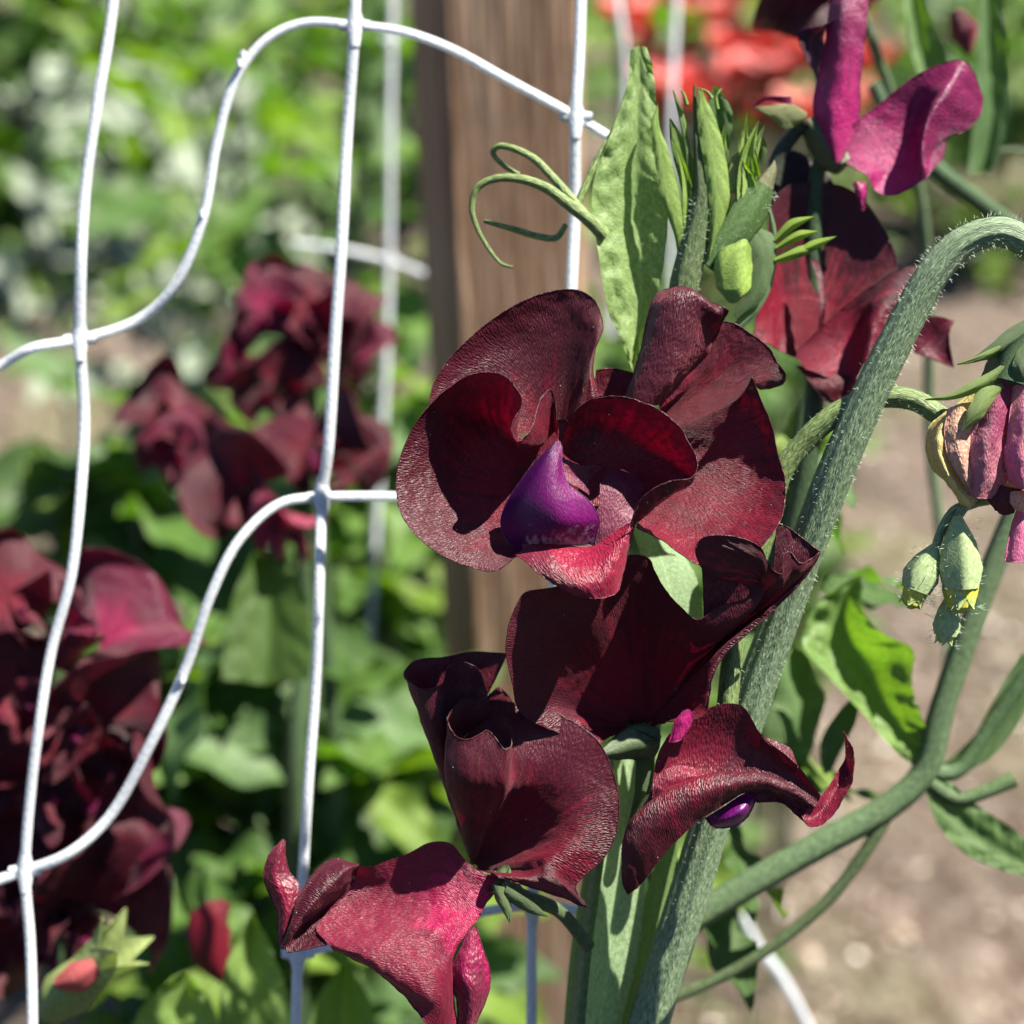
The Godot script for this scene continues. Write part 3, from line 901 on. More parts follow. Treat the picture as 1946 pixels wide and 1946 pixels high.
	petal(c, "standard_petal", fan(hc, cmid, crim, 6.0), WINE, crop(CE, 1000, 1500, 0), 0.010, 6, 10)
	petal(c, "standard_petal", [row_of(CE, [740,380,-60, 800,330,-62, 870,390,-64, 950,480,-70], -45), row_of(CE, [640,560,-50, 740,560,-45, 840,560,-46, 900,600,-50], -45), row_of(CE, [560,760,-30, 700,760,-20, 830,780,-12, 900,760,-14], -45)], WINE, hc, 0.008, 8, 8)
	var hl := crop(CF, 1640, 760, -75)
	petal(c, "wing_petal", [
		row_of(CF, [770,400,-20, 860,412,-25, 1000,367,-35, 1130,320,-40, 1300,235,-45, 1450,240,-50, 1600,400,-40, 1830,510,-40], -45),
		row_of(CF, [740,520,-45, 850,560,-52, 1000,560,-52, 1150,560,-52, 1300,560,-50, 1450,580,-46, 1600,600,-42, 1790,590,-42], -45),
		row_of(CF, [560,740,-25, 720,720,-38, 900,700,-42, 1100,690,-42, 1280,690,-40, 1430,720,-36, 1580,730,-34, 1710,690,-36], -45),
		row_of(CF, [470,870,10, 650,860,0, 850,850,-8, 1050,840,-10, 1250,830,-10, 1400,830,-10, 1530,830,-15, 1660,790,-25], -45),
		row_of(CF, [540,960,35, 680,985,42, 850,985,44, 1000,990,42, 1150,1020,38, 1300,1080,28, 1440,1010,8, 1590,880,-12], -45),
		row_of(CF, [575,1005,40, 740,1045,54, 920,1110,60, 1080,1150,60, 1230,1190,56, 1350,1190,42, 1440,1150,20, 1475,1080,0], -45),
		row_of(CF, [595,1025,32, 760,1090,48, 960,1210,56, 1180,1340,58, 1310,1400,56, 1405,1390,44, 1452,1340,26, 1475,1260,8], -45),
		row_of(CF, [600,1030,20, 710,1078,24, 885,1172,28, 1062,1312,32, 1190,1450,36, 1300,1600,38, 1420,1690,30, 1505,1640,12], -45)],
		[Color(0.165, 0.006, 0.030), Color(0.33, 0.002, 0.066)], hl, 0.0075, 9, 8, 1.0, true)
	petal(c, "wing_petal", [row_of(CF, [1590,880,-14, 1612,868,-12, 1640,850,-15], -45), row_of(CF, [1520,1020,-2, 1590,1010,8, 1692,1020,-5], -45), row_of(CF, [1448,1210,2, 1560,1180,26, 1742,1160,0], -45), row_of(CF, [1490,1370,6, 1600,1350,34, 1738,1320,4], -45), row_of(CF, [1505,1520,6, 1590,1520,30, 1664,1510,6], -45), row_of(CF, [1500,1670,4, 1560,1680,16, 1602,1660,4], -45)], [Color(0.130, 0.009, 0.034), Color(0.24, 0.003, 0.055)], crop(CF, 1600, 920, -10), 0.008, 10, 8)
	petal(c, "wing_petal", [
		row_of(CF, [200,980,0, 262,850,5, 330,640,-5, 460,440,-20, 600,350,-30, 760,385,-30], -45),
		row_of(CF, [215,1000,20, 280,840,28, 380,640,22, 510,480,12, 640,385,-6, 768,392,-20], -45),
		row_of(CF, [240,1010,26, 330,840,34, 460,680,30, 600,550,20, 705,440,6, 776,403,-12], -45),
		row_of(CF, [245,1020,5, 370,870,-10, 500,770,-25, 620,660,-35, 710,560,-40, 770,420,-25], -45),
		row_of(CF, [255,1030,0, 380,960,-5, 470,880,0, 560,750,-24, 690,600,-42, 768,440,-30], -45)], WINE, hl, 0.005, 9, 8, 1.2)
	petal(c, "wing_petal", [row_of(CF, [240,985,14, 350,930,8, 466,880,10], -45), row_of(CF, [250,1020,22, 380,980,20, 510,935,22], -45), row_of(CF, [255,1046,24, 400,1016,30, 547,985,36], -45)], DARK, hl, 0.005, 8, 6)
	petal(c, "wing_petal", [row_of(CF, [215,215,-40, 228,208,-40, 240,225,-40], -45), row_of(CF, [120,330,-30, 180,330,-18, 238,330,-35], -45), row_of(CF, [79,480,-25, 160,480,-10, 270,450,-30], -45), row_of(CF, [115,610,-20, 210,600,-2, 346,555,-20], -45), row_of(CF, [172,740,-12, 240,740,8, 300,730,0], -45), row_of(CF, [180,900,-5, 215,900,12, 255,900,10], -45), row_of(CF, [200,1000,0, 220,1012,10, 242,1016,12], -45)], [Color(0.120, 0.006, 0.024), Color(0.19, 0.003, 0.03)], crop(CF, 200, 620, 0), 0.005, 10, 8)
	# ---- calyces and pedicels
	var green := Color(0.15, 0.21, 0.10)
	var dull := Color(0.10, 0.145, 0.075)
	stalk(c, "pedicel", PackedVector3Array([spot(1120, 1800, -170), spot(1060, 1730, -140), spot(985, 1700, -110), spot(945, 1668, -90)]), [0.0009, 0.0009, 0.0011, 0.0022], M.stem, green)
	blade(c, "sepal", row_of(CE, [860,1790,-20, 960,1850,-14, 1080,1930,-8, 1160,2010,-6], -30), row_of(CE, [850,1830,-14, 950,1890,-6, 1060,1970,-2, 1165,2015,-4], -30), row_of(CE, [830,1870,-20, 930,1940,-14, 1050,2000,-8, 1170,2020,-6], -30), M.leaf, dull)
	blade(c, "sepal", row_of(CE, [760,1780,-24, 780,1900,-18, 840,1990,-14, 880,2060,-10], -30), row_of(CE, [800,1790,-18, 830,1900,-10, 870,1980,-8, 885,2062,-10], -30), row_of(CE, [850,1800,-24, 890,1900,-18, 900,1980,-14, 890,2064,-10], -30), M.leaf, green)
	stalk(b, "pedicel", PackedVector3Array([spot(1200, 1600, -190), spot(1222, 1500, -180), spot(1225, 1430, -160), spot(1215, 1405, -145), spot(1225, 1385, -140)]), [0.0011, 0.0011, 0.0014, 0.0022, 0.0026], M.stem, dull)
	pod(b, "calyx", PackedVector3Array([spot(1240, 1415, -150), spot(1205, 1410, -135), spot(1165, 1425, -120), spot(1138, 1436, -110)]), [0.0026, 0.0026, 0.0015, 0.0003], M.leaf, dull)
	blade(b, "sepal", row_of(CE, [1830,700,-110, 1810,900,-100, 1800,1100,-90, 1790,1260,-84], -30), row_of(CE, [1880,720,-104, 1870,920,-92, 1840,1100,-84, 1795,1262,-84], -30), row_of(CE, [1930,740,-110, 1920,940,-100, 1880,1120,-90, 1800,1264,-84], -30), M.leaf, dull)
	# ---- the stem: a winged stalk, blades either side, sun and shade put in as pale and dark green
	var spine := PackedVector3Array([root, deep(1060, 2500, 0.228), spot(1080, 2150, -310), spot(1105, 1946, -300), spot(1130, 1750, -295), spot(1165, 1500, -290), spot(1215, 1300, -295), spot(1255, 1130, -250), spot(1240, 960, -260), spot(1190, 860, -240)])
	stalk(t, "flower_stem", spine, [0.0026, 0.0022, 0.0018, 0.0016, 0.0015, 0.0014, 0.0014, 0.0014, 0.0013, 0.0012], M.stem, Color(0.30, 0.41, 0.22), 20, 6, 0.05)
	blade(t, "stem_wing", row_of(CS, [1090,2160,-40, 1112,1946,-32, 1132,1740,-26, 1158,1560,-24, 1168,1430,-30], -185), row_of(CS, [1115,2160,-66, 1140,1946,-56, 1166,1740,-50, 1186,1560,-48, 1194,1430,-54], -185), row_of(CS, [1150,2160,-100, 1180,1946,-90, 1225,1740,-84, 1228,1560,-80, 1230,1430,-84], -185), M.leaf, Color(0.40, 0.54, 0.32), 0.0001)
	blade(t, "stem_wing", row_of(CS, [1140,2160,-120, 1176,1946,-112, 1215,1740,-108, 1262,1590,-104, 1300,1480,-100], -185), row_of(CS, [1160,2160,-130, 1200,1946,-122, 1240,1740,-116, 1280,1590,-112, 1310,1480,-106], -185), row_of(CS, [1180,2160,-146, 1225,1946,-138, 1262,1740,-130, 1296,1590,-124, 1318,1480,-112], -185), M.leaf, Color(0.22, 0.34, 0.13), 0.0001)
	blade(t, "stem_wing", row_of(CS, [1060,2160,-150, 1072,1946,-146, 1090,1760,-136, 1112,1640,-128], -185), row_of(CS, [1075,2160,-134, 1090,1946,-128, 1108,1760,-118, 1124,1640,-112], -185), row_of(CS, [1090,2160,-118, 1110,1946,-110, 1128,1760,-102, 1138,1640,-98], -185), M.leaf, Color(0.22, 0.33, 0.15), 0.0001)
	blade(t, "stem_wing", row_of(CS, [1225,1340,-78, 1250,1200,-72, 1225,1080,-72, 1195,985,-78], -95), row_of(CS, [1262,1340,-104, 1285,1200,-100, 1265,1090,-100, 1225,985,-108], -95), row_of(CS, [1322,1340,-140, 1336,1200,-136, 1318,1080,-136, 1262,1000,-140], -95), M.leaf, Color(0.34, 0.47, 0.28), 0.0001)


# ---------------------------------------------------------------- the hairy arching stem with fading blossom and buds
func build_nodding_spray() -> void:
	var root := deep(1150, 2400, 0.224)
	root.y = 0.0
	var t := thing("sweet_pea_spray", "hairy green arching stem carrying a faded nodding pink and yellow blossom", "flower spray", root, "")
	var way := PackedVector3Array([root, deep(1130, 2700, 0.232), spot(1170, 2200, -260), spot(1232, 1946, -236), spot(1300, 1730, -212), spot(1352, 1560, -190), spot(1425, 1340, -162), spot(1482, 1180, -138), spot(1535, 1035, -112), spot(1595, 880, -80), spot(1660, 735, -60), spot(1725, 605, -44), spot(1770, 525, -34), spot(1828, 462, -28), spot(1895, 440, -26), spot(1962, 470, -28), spot(2010, 540, -28), spot(2000, 620, -24), spot(1950, 680, -20)])
	stalk(t, "flower_stem", way, [0.0031, 0.0030, 0.0029, 0.0028, 0.0027, 0.0026, 0.0026, 0.0025, 0.0024, 0.0024, 0.0023, 0.0022, 0.0021, 0.0020, 0.0019, 0.0019, 0.0018, 0.0017, 0.0015], M.stem, Color(0.35, 0.45, 0.29), 36, 9, 0.045, 0.9, lens.basis.x, 12)
	hairs(t, way.slice(2), 0.0024, 1800, 0.0007)
	var f := part(t, "faded_blossom", spot(1946, 690, -20))
	var h := crop(CK, 480, 480, -20)
	var yel := [Color(0.66, 0.60, 0.24), Color(0.62, 0.52, 0.2)]
	var peach := [Color(0.62, 0.36, 0.26), Color(0.62, 0.44, 0.24)]
	var plum := [Color(0.50, 0.19, 0.24), Color(0.26, 0.05, 0.11)]
	var pink := [Color(0.64, 0.17, 0.32), Color(0.66, 0.28, 0.28)]
	petal(f, "petal", [row_of(CK, [330,560,-14, 480,520,-4, 640,540,-14]), row_of(CK, [220,760,-10, 420,760,6, 650,760,-10]), row_of(CK, [200,930,-8, 420,950,8, 650,960,-8]), row_of(CK, [290,1060,-6, 430,1085,4, 600,1080,-6])], yel, h, 0.02, 8, 8, 1.2, false, M.fade)
	petal(f, "petal", [row_of(CK, [330,560,-20, 290,600,-6, 215,650,-20]), row_of(CK, [300,640,-14, 200,690,10, 125,730,-20]), row_of(CK, [240,780,-6, 160,800,22, 98,840,-20]), row_of(CK, [240,920,0, 180,920,24, 130,945,-20]), row_of(CK, [290,1030,4, 250,1040,20, 205,1020,-16]), row_of(CK, [350,1090,4, 320,1125,14, 270,1115,-10])], yel, h, 0.02, 8, 8, 1.2, false, M.fade)
	petal(f, "petal", [row_of(CK, [205,655,14, 260,630,24, 315,620,14]), row_of(CK, [190,780,22, 250,770,34, 320,770,20]), row_of(CK, [215,905,26, 270,900,36, 330,890,20]), row_of(CK, [262,985,26, 300,985,34, 335,960,20]), row_of(CK, [310,1050,20, 325,1050,24, 345,1030,14])], peach, h, 0.012, 8, 8, 1.6, false, M.fade)
	petal(f, "petal", [row_of(CK, [400,545,10, 460,520,30, 535,500,10]), row_of(CK, [345,690,18, 430,690,46, 530,680,10]), row_of(CK, [308,850,24, 400,850,52, 515,850,10]), row_of(CK, [302,960,24, 390,970,48, 495,980,10]), row_of(CK, [308,1070,20, 360,1085,34, 440,1085,10])], plum, h, 0.012, 8, 8, 1.6, false, M.fade)
	petal(f, "petal", [row_of(CK, [505,540,10, 530,545,18, 555,560,10]), row_of(CK, [490,740,20, 510,745,28, 535,760,16]), row_of(CK, [476,930,20, 495,945,28, 515,960,14])], yel, h, 0.02, 8, 8, 1.2, false, M.fade)
	petal(f, "petal", [row_of(CK, [530,540,24, 600,520,44, 700,560,10]), row_of(CK, [496,750,38, 580,750,64, 710,760,10]), row_of(CK, [482,920,38, 560,930,62, 690,930,14]), row_of(CK, [512,1008,30, 580,1052,44, 670,1060,16])], pink, h, 0.012, 8, 8, 1.4, false, M.fade)
	petal(f, "petal", [row_of(CK, [430,1010,10, 500,1030,18, 560,1040,10]), row_of(CK, [400,1090,12, 460,1110,20, 530,1110,12]), row_of(CK, [440,1140,8, 480,1165,12, 528,1155,8])], CRIMSON, h, 0.01, 8, 8, 1.2, false, M.fade)
	petal(f, "petal", [row_of(CK, [490,1060,12, 530,1050,22, 590,1055,10]), row_of(CK, [500,1110,14, 540,1120,24, 590,1110,12]), row_of(CK, [525,1135,10, 550,1150,14, 580,1145,8])], peach, h, 0.01, 8, 6, 1.2, false, M.fade)
	petal(f, "petal", [row_of(CK, [540,1140,-20, 580,1150,-10, 640,1160,-20]), row_of(CK, [505,1250,-14, 560,1250,0, 640,1250,-14]), row_of(CK, [480,1390,-10, 540,1395,0, 640,1380,-10])], pink, h, 0.01, 8, 8, 1.2, false, M.fade)
	var pale := Color(0.27, 0.37, 0.13)
	var deepg := Color(0.12, 0.18, 0.09)
	blade(f, "sepal", row_of(CK, [540,380,24, 420,470,28, 300,530,30, 190,590,20, 95,605,6]), row_of(CK, [535,400,34, 420,500,38, 310,560,40, 200,600,26, 95,608,6]), row_of(CK, [525,420,26, 420,535,30, 320,585,32, 210,612,20, 96,612,6]), M.leaf, pale)
	blade(f, "sepal", row_of(CK, [470,530,30, 330,580,40, 300,680,44, 270,755,40]), row_of(CK, [470,540,36, 380,610,50, 330,690,52, 272,758,40]), row_of(CK, [480,550,32, 430,610,44, 380,690,46, 275,760,40]), M.leaf, pale)
	blade(f, "sepal", row_of(CK, [600,210,-6, 480,280,0, 380,370,4, 310,420,2]), row_of(CK, [610,260,6, 500,330,12, 400,390,12, 312,425,2]), row_of(CK, [610,340,0, 520,370,4, 420,410,6, 315,432,2]), M.leaf, deepg)
	blade(f, "sepal", row_of(CK, [455,345,10, 400,370,14, 340,400,10, 250,435,4]), row_of(CK, [462,355,16, 410,385,20, 350,412,14, 250,438,4]), row_of(CK, [468,365,10, 420,400,14, 360,425,10, 252,442,4]), M.leaf, pale)
	blade(f, "sepal", row_of(CK, [580,330,36, 530,400,44, 515,480,46, 530,525,42]), row_of(CK, [610,350,46, 570,420,54, 560,480,54, 560,530,44]), row_of(CK, [650,360,36, 640,420,44, 610,490,46, 600,530,42]), M.leaf, Color(0.16, 0.23, 0.12))
	pod(f, "calyx", PackedVector3Array([spot(1960, 640, -22), spot(1940, 690, -20), spot(1925, 740, -16)]), [0.0022, 0.0042, 0.0046], M.leaf, Color(0.08, 0.13, 0.06), 0.9)
	var ped := row_of(CJ, [560,1480,-110, 640,1370,-108, 760,1240,-100, 900,1135,-94, 1050,1075,-88, 1200,1062,-80, 1330,1090,-70, 1440,1160,-60, 1520,1210,-46])
	ped.insert(0, spot(1455, 1010, -120))
	ped.insert(0, spot(1400, 1200, -116))
	ped.insert(0, spot(1372, 1460, -100))
	stalk(t, "pedicel", ped, [0.0014, 0.0014, 0.0015, 0.0015, 0.0014, 0.0013], M.stem, Color(0.28, 0.36, 0.14), 14, 5, 0.04)
	hairs(t, ped, 0.0013, 260, 0.0008)
	# buds hanging below
	var grey := Color(0.42, 0.52, 0.28)
	for e in [[252, 1170, 262, 1420, 268, 1640, 0.0062, -30.0], [146, 1315, 80, 1460, 20, 1620, 0.0052, -46.0], [215, 1560, 200, 1700, 185, 1800, 0.0040, -70.0]]:
		var bud := part(t, "bud", crop(CK, e[0], e[1], e[7]))
		var top := crop(CK, e[0], e[1], e[7])
		var mid := crop(CK, e[2], e[3], e[7] + 10.0)
		var low := crop(CK, e[4], e[5], e[7] + 8.0)
		var r: float = e[6] * 0.5
		var dusk: bool = e[0] == 215
		pod(bud, "calyx", PackedVector3Array([top, top.lerp(mid, 0.5), mid, mid.lerp(low, 0.45)]), [0.0006, r * 0.75, r, r * 0.8], M.leaf, grey, 0.9)
		sepals(bud, mid.lerp(low, 0.1), (low - mid).normalized(), mid.distance_to(low) * 0.8, r * 0.95, 5, Color(0.48, 0.58, 0.26), 0.05)
		if not dusk:
			pod(bud, "folded_petal", PackedVector3Array([mid, mid.lerp(low, 0.5), mid.lerp(low, 0.85), low]), [r * 0.7, r * 0.75, r * 0.55, r * 0.1], M.leaf, Color(0.62, 0.58, 0.08), 0.8)
		hairs(bud, PackedVector3Array([top, mid, low]), r * 0.9, 110, 0.0010)
	stalk(t, "pedicel", PackedVector3Array([crop(CK, 560, 1010, -60), crop(CK, 420, 1090, -56), crop(CK, 300, 1120, -46), crop(CK, 252, 1180, -30)]), [0.0006, 0.0006, 0.0006], M.stem, grey)
	stalk(t, "pedicel", PackedVector3Array([crop(CK, 340, 1110, -50), crop(CK, 240, 1140, -50), crop(CK, 180, 1230, -48), crop(CK, 146, 1325, -46)]), [0.0006, 0.0006, 0.0006], M.stem, grey)
	stalk(t, "pedicel", PackedVector3Array([crop(CK, 330, 1112, -60), crop(CK, 230, 1160, -66), crop(CK, 215, 1400, -72), crop(CK, 215, 1570, -70)]), [0.0006, 0.0006, 0.0006], M.stem, grey)


# ---------------------------------------------------------------- young shoot with tendrils
func build_shoot() -> void:
	var root := deep(1120, 2300, 0.246)
	root.y = 0.0
	var z := -190.0
	var t := thing("pea_shoot", "young pale green shoot with buds and curling tendrils above the maroon blossom", "shoot", root)
	var green := Color(0.24, 0.36, 0.12)
	var fresh := Color(0.28, 0.41, 0.10)
	var blue := Color(0.19, 0.30, 0.17)
	stalk(t, "stem", PackedVector3Array([root, deep(1130, 2300, 0.244), spot(1160, 1946, -400), spot(1190, 1600, -390), spot(1250, 1250, -340), spot(1285, 900, -240), crop(CH, 1080, 1260, z), crop(CH, 1130, 1000, z), crop(CH, 1168, 800, z), crop(CH, 1155, 600, z), crop(CH, 1140, 420, z), crop(CH, 1135, 270, z)]), [0.0024, 0.0022, 0.0021, 0.0020, 0.0020, 0.0020, 0.0020, 0.0019, 0.0014, 0.0007, 0.0004, 0.0002], M.stem, Color(0.19, 0.25, 0.11), 16, 6, 0.05)
	hairs(t, PackedVector3Array([crop(CH, 1080, 1260, z), crop(CH, 1130, 1000, z), crop(CH, 1168, 800, z)]), 0.0018, 350, 0.0007)
	blade(t, "leaf", row_of(CH, [850,1582,0, 825,1500,-4, 755,1350,-4, 715,1200,4, 695,1050,10, 672,900,10, 665,760,6, 690,640,4, 740,520,0, 785,400,-6, 830,240,-12, 838,110,-18], z - 20), row_of(CH, [853,1584,-6, 868,1450,-20, 888,1300,-26, 888,1150,-28, 878,1000,-30, 880,900,-34, 868,760,-26, 860,640,-22, 868,480,-18, 874,330,-20, 880,200,-24, 880,90,-20], z - 20), row_of(CH, [858,1584,0, 885,1480,0, 912,1400,4, 962,1250,6, 992,1100,4, 1012,950,2, 1012,800,2, 1000,640,0, 980,480,-6, 956,330,-10, 946,200,-14, 918,95,-18], z - 20), M.leaf, Color(0.29, 0.41, 0.16), 0.0011)
	blade(t, "leaf", row_of(CH, [1330,520,-20, 1290,430,-18, 1262,330,-16, 1270,220,-14, 1290,130,-12]), row_of(CH, [1330,560,-28, 1320,430,-30, 1310,330,-30, 1310,220,-26, 1300,125,-16]), row_of(CH, [1345,640,-20, 1372,430,-16, 1388,320,-14, 1375,200,-12, 1310,120,-14]), M.leaf, Color(0.11, 0.20, 0.07), 0.0006).position += lens.basis.z * STEP * (z - 60)
	blade(t, "leaf", row_of(CH, [1060,1070,0, 1035,930,6, 1005,850,8, 972,750,8, 952,600,4, 934,440,0, 950,370,-4, 966,355,-6], z), row_of(CH, [1068,1070,6, 1060,930,10, 1035,850,12, 1005,750,12, 985,600,8, 960,450,2, 965,380,-2, 967,356,-6], z), row_of(CH, [1076,1060,0, 1086,1000,4, 1080,850,6, 1050,700,6, 1012,560,2, 976,470,-2, 970,400,-6, 968,357,-8], z), M.leaf, fresh)
	blade(t, "leaf", row_of(CH, [1095,940,0, 1080,800,0, 1060,700,0, 1028,560,0, 1020,425,-4], z - 8), row_of(CH, [1105,950,4, 1105,800,2, 1085,680,2, 1048,550,0, 1025,425,-4], z - 8), row_of(CH, [1116,960,-6, 1140,800,-10, 1146,660,-10, 1110,570,-8, 1030,428,-6], z - 8), M.leaf, Color(0.15, 0.25, 0.06))
	blade(t, "leaf", row_of(CH, [1195,1050,6, 1200,940,8, 1198,780,8, 1180,640,6, 1160,520,4, 1146,400,2, 1150,280,0], z + 10), row_of(CH, [1202,1060,12, 1225,940,16, 1235,780,16, 1225,640,12, 1205,520,8, 1180,400,4, 1156,280,0], z + 10), row_of(CH, [1210,1060,6, 1250,970,6, 1290,850,6, 1296,720,6, 1276,600,4, 1250,470,2, 1165,285,0], z + 10), M.leaf, fresh, 0.0004)
	blade(t, "leaf", row_of(CH, [1100,700,-6, 1090,560,-6, 1060,420,-6, 1035,295,-6], z), row_of(CH, [1108,700,-4, 1100,560,-4, 1075,420,-4, 1035,292,-6], z), row_of(CH, [1120,700,-6, 1112,560,-6, 1090,420,-6, 1038,290,-6], z), M.leaf, green)
	for k in [[1240, 380, 1235, 320, 1262, 285], [1215, 330, 1190, 300, 1150, 285], [1100, 360, 1085, 310, 1070, 290]]:
		stalk(t, "tendril", row_of(CH, [k[0], k[1], 4, k[2], k[3], 6, k[4], k[5], 4], z), [0.00028, 0.0002, 0.0001], M.stem, fresh, 8)
	for k in 13:
		var bx := rng.randf_range(1090, 1440)
		var by := rng.randf_range(900, 1120)
		var tx := bx + rng.randf_range(-150, 110)
		var ty := by - rng.randf_range(300, 640)
		var wd := rng.randf_range(26, 48)
		var zz := z - rng.randf_range(-24, 40)
		var cx := (bx + tx) / 2.0 + rng.randf_range(-30, 30)
		var cy := (by + ty) / 2.0
		blade(t, "leaf", row_of(CH, [bx - 8, by, 0, cx - wd, cy + 40, 6, cx - wd * 0.8, cy - 60, 6, tx, ty, 0], zz), row_of(CH, [bx, by, -4, cx, cy + 40, -8, cx, cy - 60, -8, tx, ty, 0], zz), row_of(CH, [bx + 8, by, 0, cx + wd, cy + 40, 6, cx + wd * 0.8, cy - 60, 6, tx, ty, 0], zz), M.leaf, fresh if k % 2 == 0 else Color(0.33, 0.44, 0.13), 0.0006)
	# buds
	var bud := part(t, "bud", crop(CH, 1210, 1090, z))
	pod(bud, "calyx", row_of(CH, [1195,1100,0, 1300,980,8, 1390,840,8, 1450,740,4], z), [0.0012, 0.0022, 0.0026, 0.0017], M.leaf, Color(0.12, 0.20, 0.07), 0.85)
	pod(bud, "folded_petal", row_of(CH, [1420,800,6, 1460,720,4, 1490,660,2, 1502,615,0], z), [0.0018, 0.0014, 0.0008, 0.0001], M.leaf, Color(0.27, 0.26, 0.15), 0.8)
	hairs(bud, row_of(CH, [1195,1100,0, 1300,980,8, 1390,840,8, 1450,740,4], z), 0.0022, 160, 0.0007)
	var bud2 := part(t, "bud", crop(CH, 1300, 1260, z))
	pod(bud2, "folded_petal", row_of(CH, [1310,1270,6, 1312,1200,12, 1310,1080,14, 1340,1000,8, 1365,960,0], z), [0.0005, 0.0024, 0.0027, 0.0018, 0.0003], M.leaf, Color(0.30, 0.42, 0.10), 0.85)
	blade(bud2, "sepal", row_of(CH, [1315,1330,10, 1390,1180,16, 1400,1050,14, 1370,960,8, 1390,920,0], z), row_of(CH, [1325,1340,14, 1430,1190,22, 1450,1050,20, 1430,950,14, 1395,915,0], z), row_of(CH, [1335,1350,10, 1470,1220,12, 1500,1080,10, 1480,900,6, 1400,910,0], z), M.leaf, Color(0.13, 0.21, 0.09))
	var bud3 := part(t, "bud", crop(CH, 1310, 700, z))
	pod(bud3, "folded_petal", row_of(CH, [1300,760,0, 1315,700,2, 1335,620,2, 1362,560,0], z - 10), [0.0010, 0.0013, 0.0011, 0.0001], M.leaf, Color(0.30, 0.30, 0.10), 0.8)
	blade(t, "leaf", row_of(CH, [1310,1370,4, 1380,1290,2, 1450,1180,-2, 1490,1050,-6, 1480,900,-10, 1465,810,-14], z - 6), row_of(CH, [1325,1390,10, 1420,1290,8, 1475,1170,4, 1505,1050,0, 1500,900,-6, 1470,805,-14], z - 6), row_of(CH, [1345,1400,4, 1450,1280,0, 1500,1160,-4, 1512,1050,-8, 1505,900,-12, 1475,800,-14], z - 6), M.leaf, blue)
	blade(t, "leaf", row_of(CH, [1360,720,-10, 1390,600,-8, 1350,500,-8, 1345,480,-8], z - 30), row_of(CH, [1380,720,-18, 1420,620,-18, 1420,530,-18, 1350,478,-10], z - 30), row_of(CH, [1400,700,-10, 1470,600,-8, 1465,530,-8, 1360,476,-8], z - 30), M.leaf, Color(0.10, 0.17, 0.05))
	for k in [[1500, 985, 1590, 905, 1690, 870, 24.0], [1505, 1020, 1610, 960, 1712, 938, 24.0], [1500, 1075, 1630, 1030, 1720, 1010, 28.0], [1580, 1055, 1690, 1000, 1792, 962, 22.0]]:
		var a := Vector2(k[0], k[1])
		var c := Vector2(k[2], k[3])
		var e := Vector2(k[4], k[5])
		var w: Vector2 = (e - a).orthogonal().normalized() * k[6]
		blade(t, "leaf", row_of(CH, [a.x - w.x * 0.5, a.y - w.y * 0.5, 4, c.x - w.x, c.y - w.y, 8, e.x, e.y, 6], z + 4), row_of(CH, [a.x, a.y, 10, c.x, c.y, 18, e.x, e.y, 6], z + 4), row_of(CH, [a.x + w.x * 0.5, a.y + w.y * 0.5, 0, c.x + w.x, c.y + w.y, 2, e.x, e.y, 6], z + 4), M.leaf, Color(0.27, 0.40, 0.06))
	# tendrils
	var vine := Color(0.34, 0.43, 0.16)
	stalk(t, "tendril", row_of(CH, [720,960,-20, 660,900,-10, 560,820,0, 450,740,6, 330,700,8, 220,700,4, 140,740,0, 113,830,-4, 135,920,-6, 190,1020,-6, 250,1090,-4, 302,1106,0], z), [0.0010, 0.0008, 0.0006, 0.00045, 0.0003, 0.0002], M.stem, vine, 10)
	stalk(t, "tendril", row_of(CH, [660,900,-14, 560,780,-20, 480,690,-26, 400,610,-30, 300,560,-36, 232,552,-44, 210,580,-52, 260,640,-58, 330,680,-60], z), [0.0007, 0.0006, 0.0005, 0.0004, 0.0003], M.stem, vine, 10)
	stalk(t, "tendril", row_of(CH, [600,815,-20, 680,630,-30, 740,520,-40, 770,470,-44], z), [0.0006, 0.0005, 0.0004], M.stem, vine, 10)
	stalk(t, "tendril", row_of(CH, [170,895,-40, 300,930,-34, 420,965,-30, 500,970,-26, 545,910,-24], z), [0.0003, 0.0005, 0.0005, 0.0004], M.stem, vine, 10)


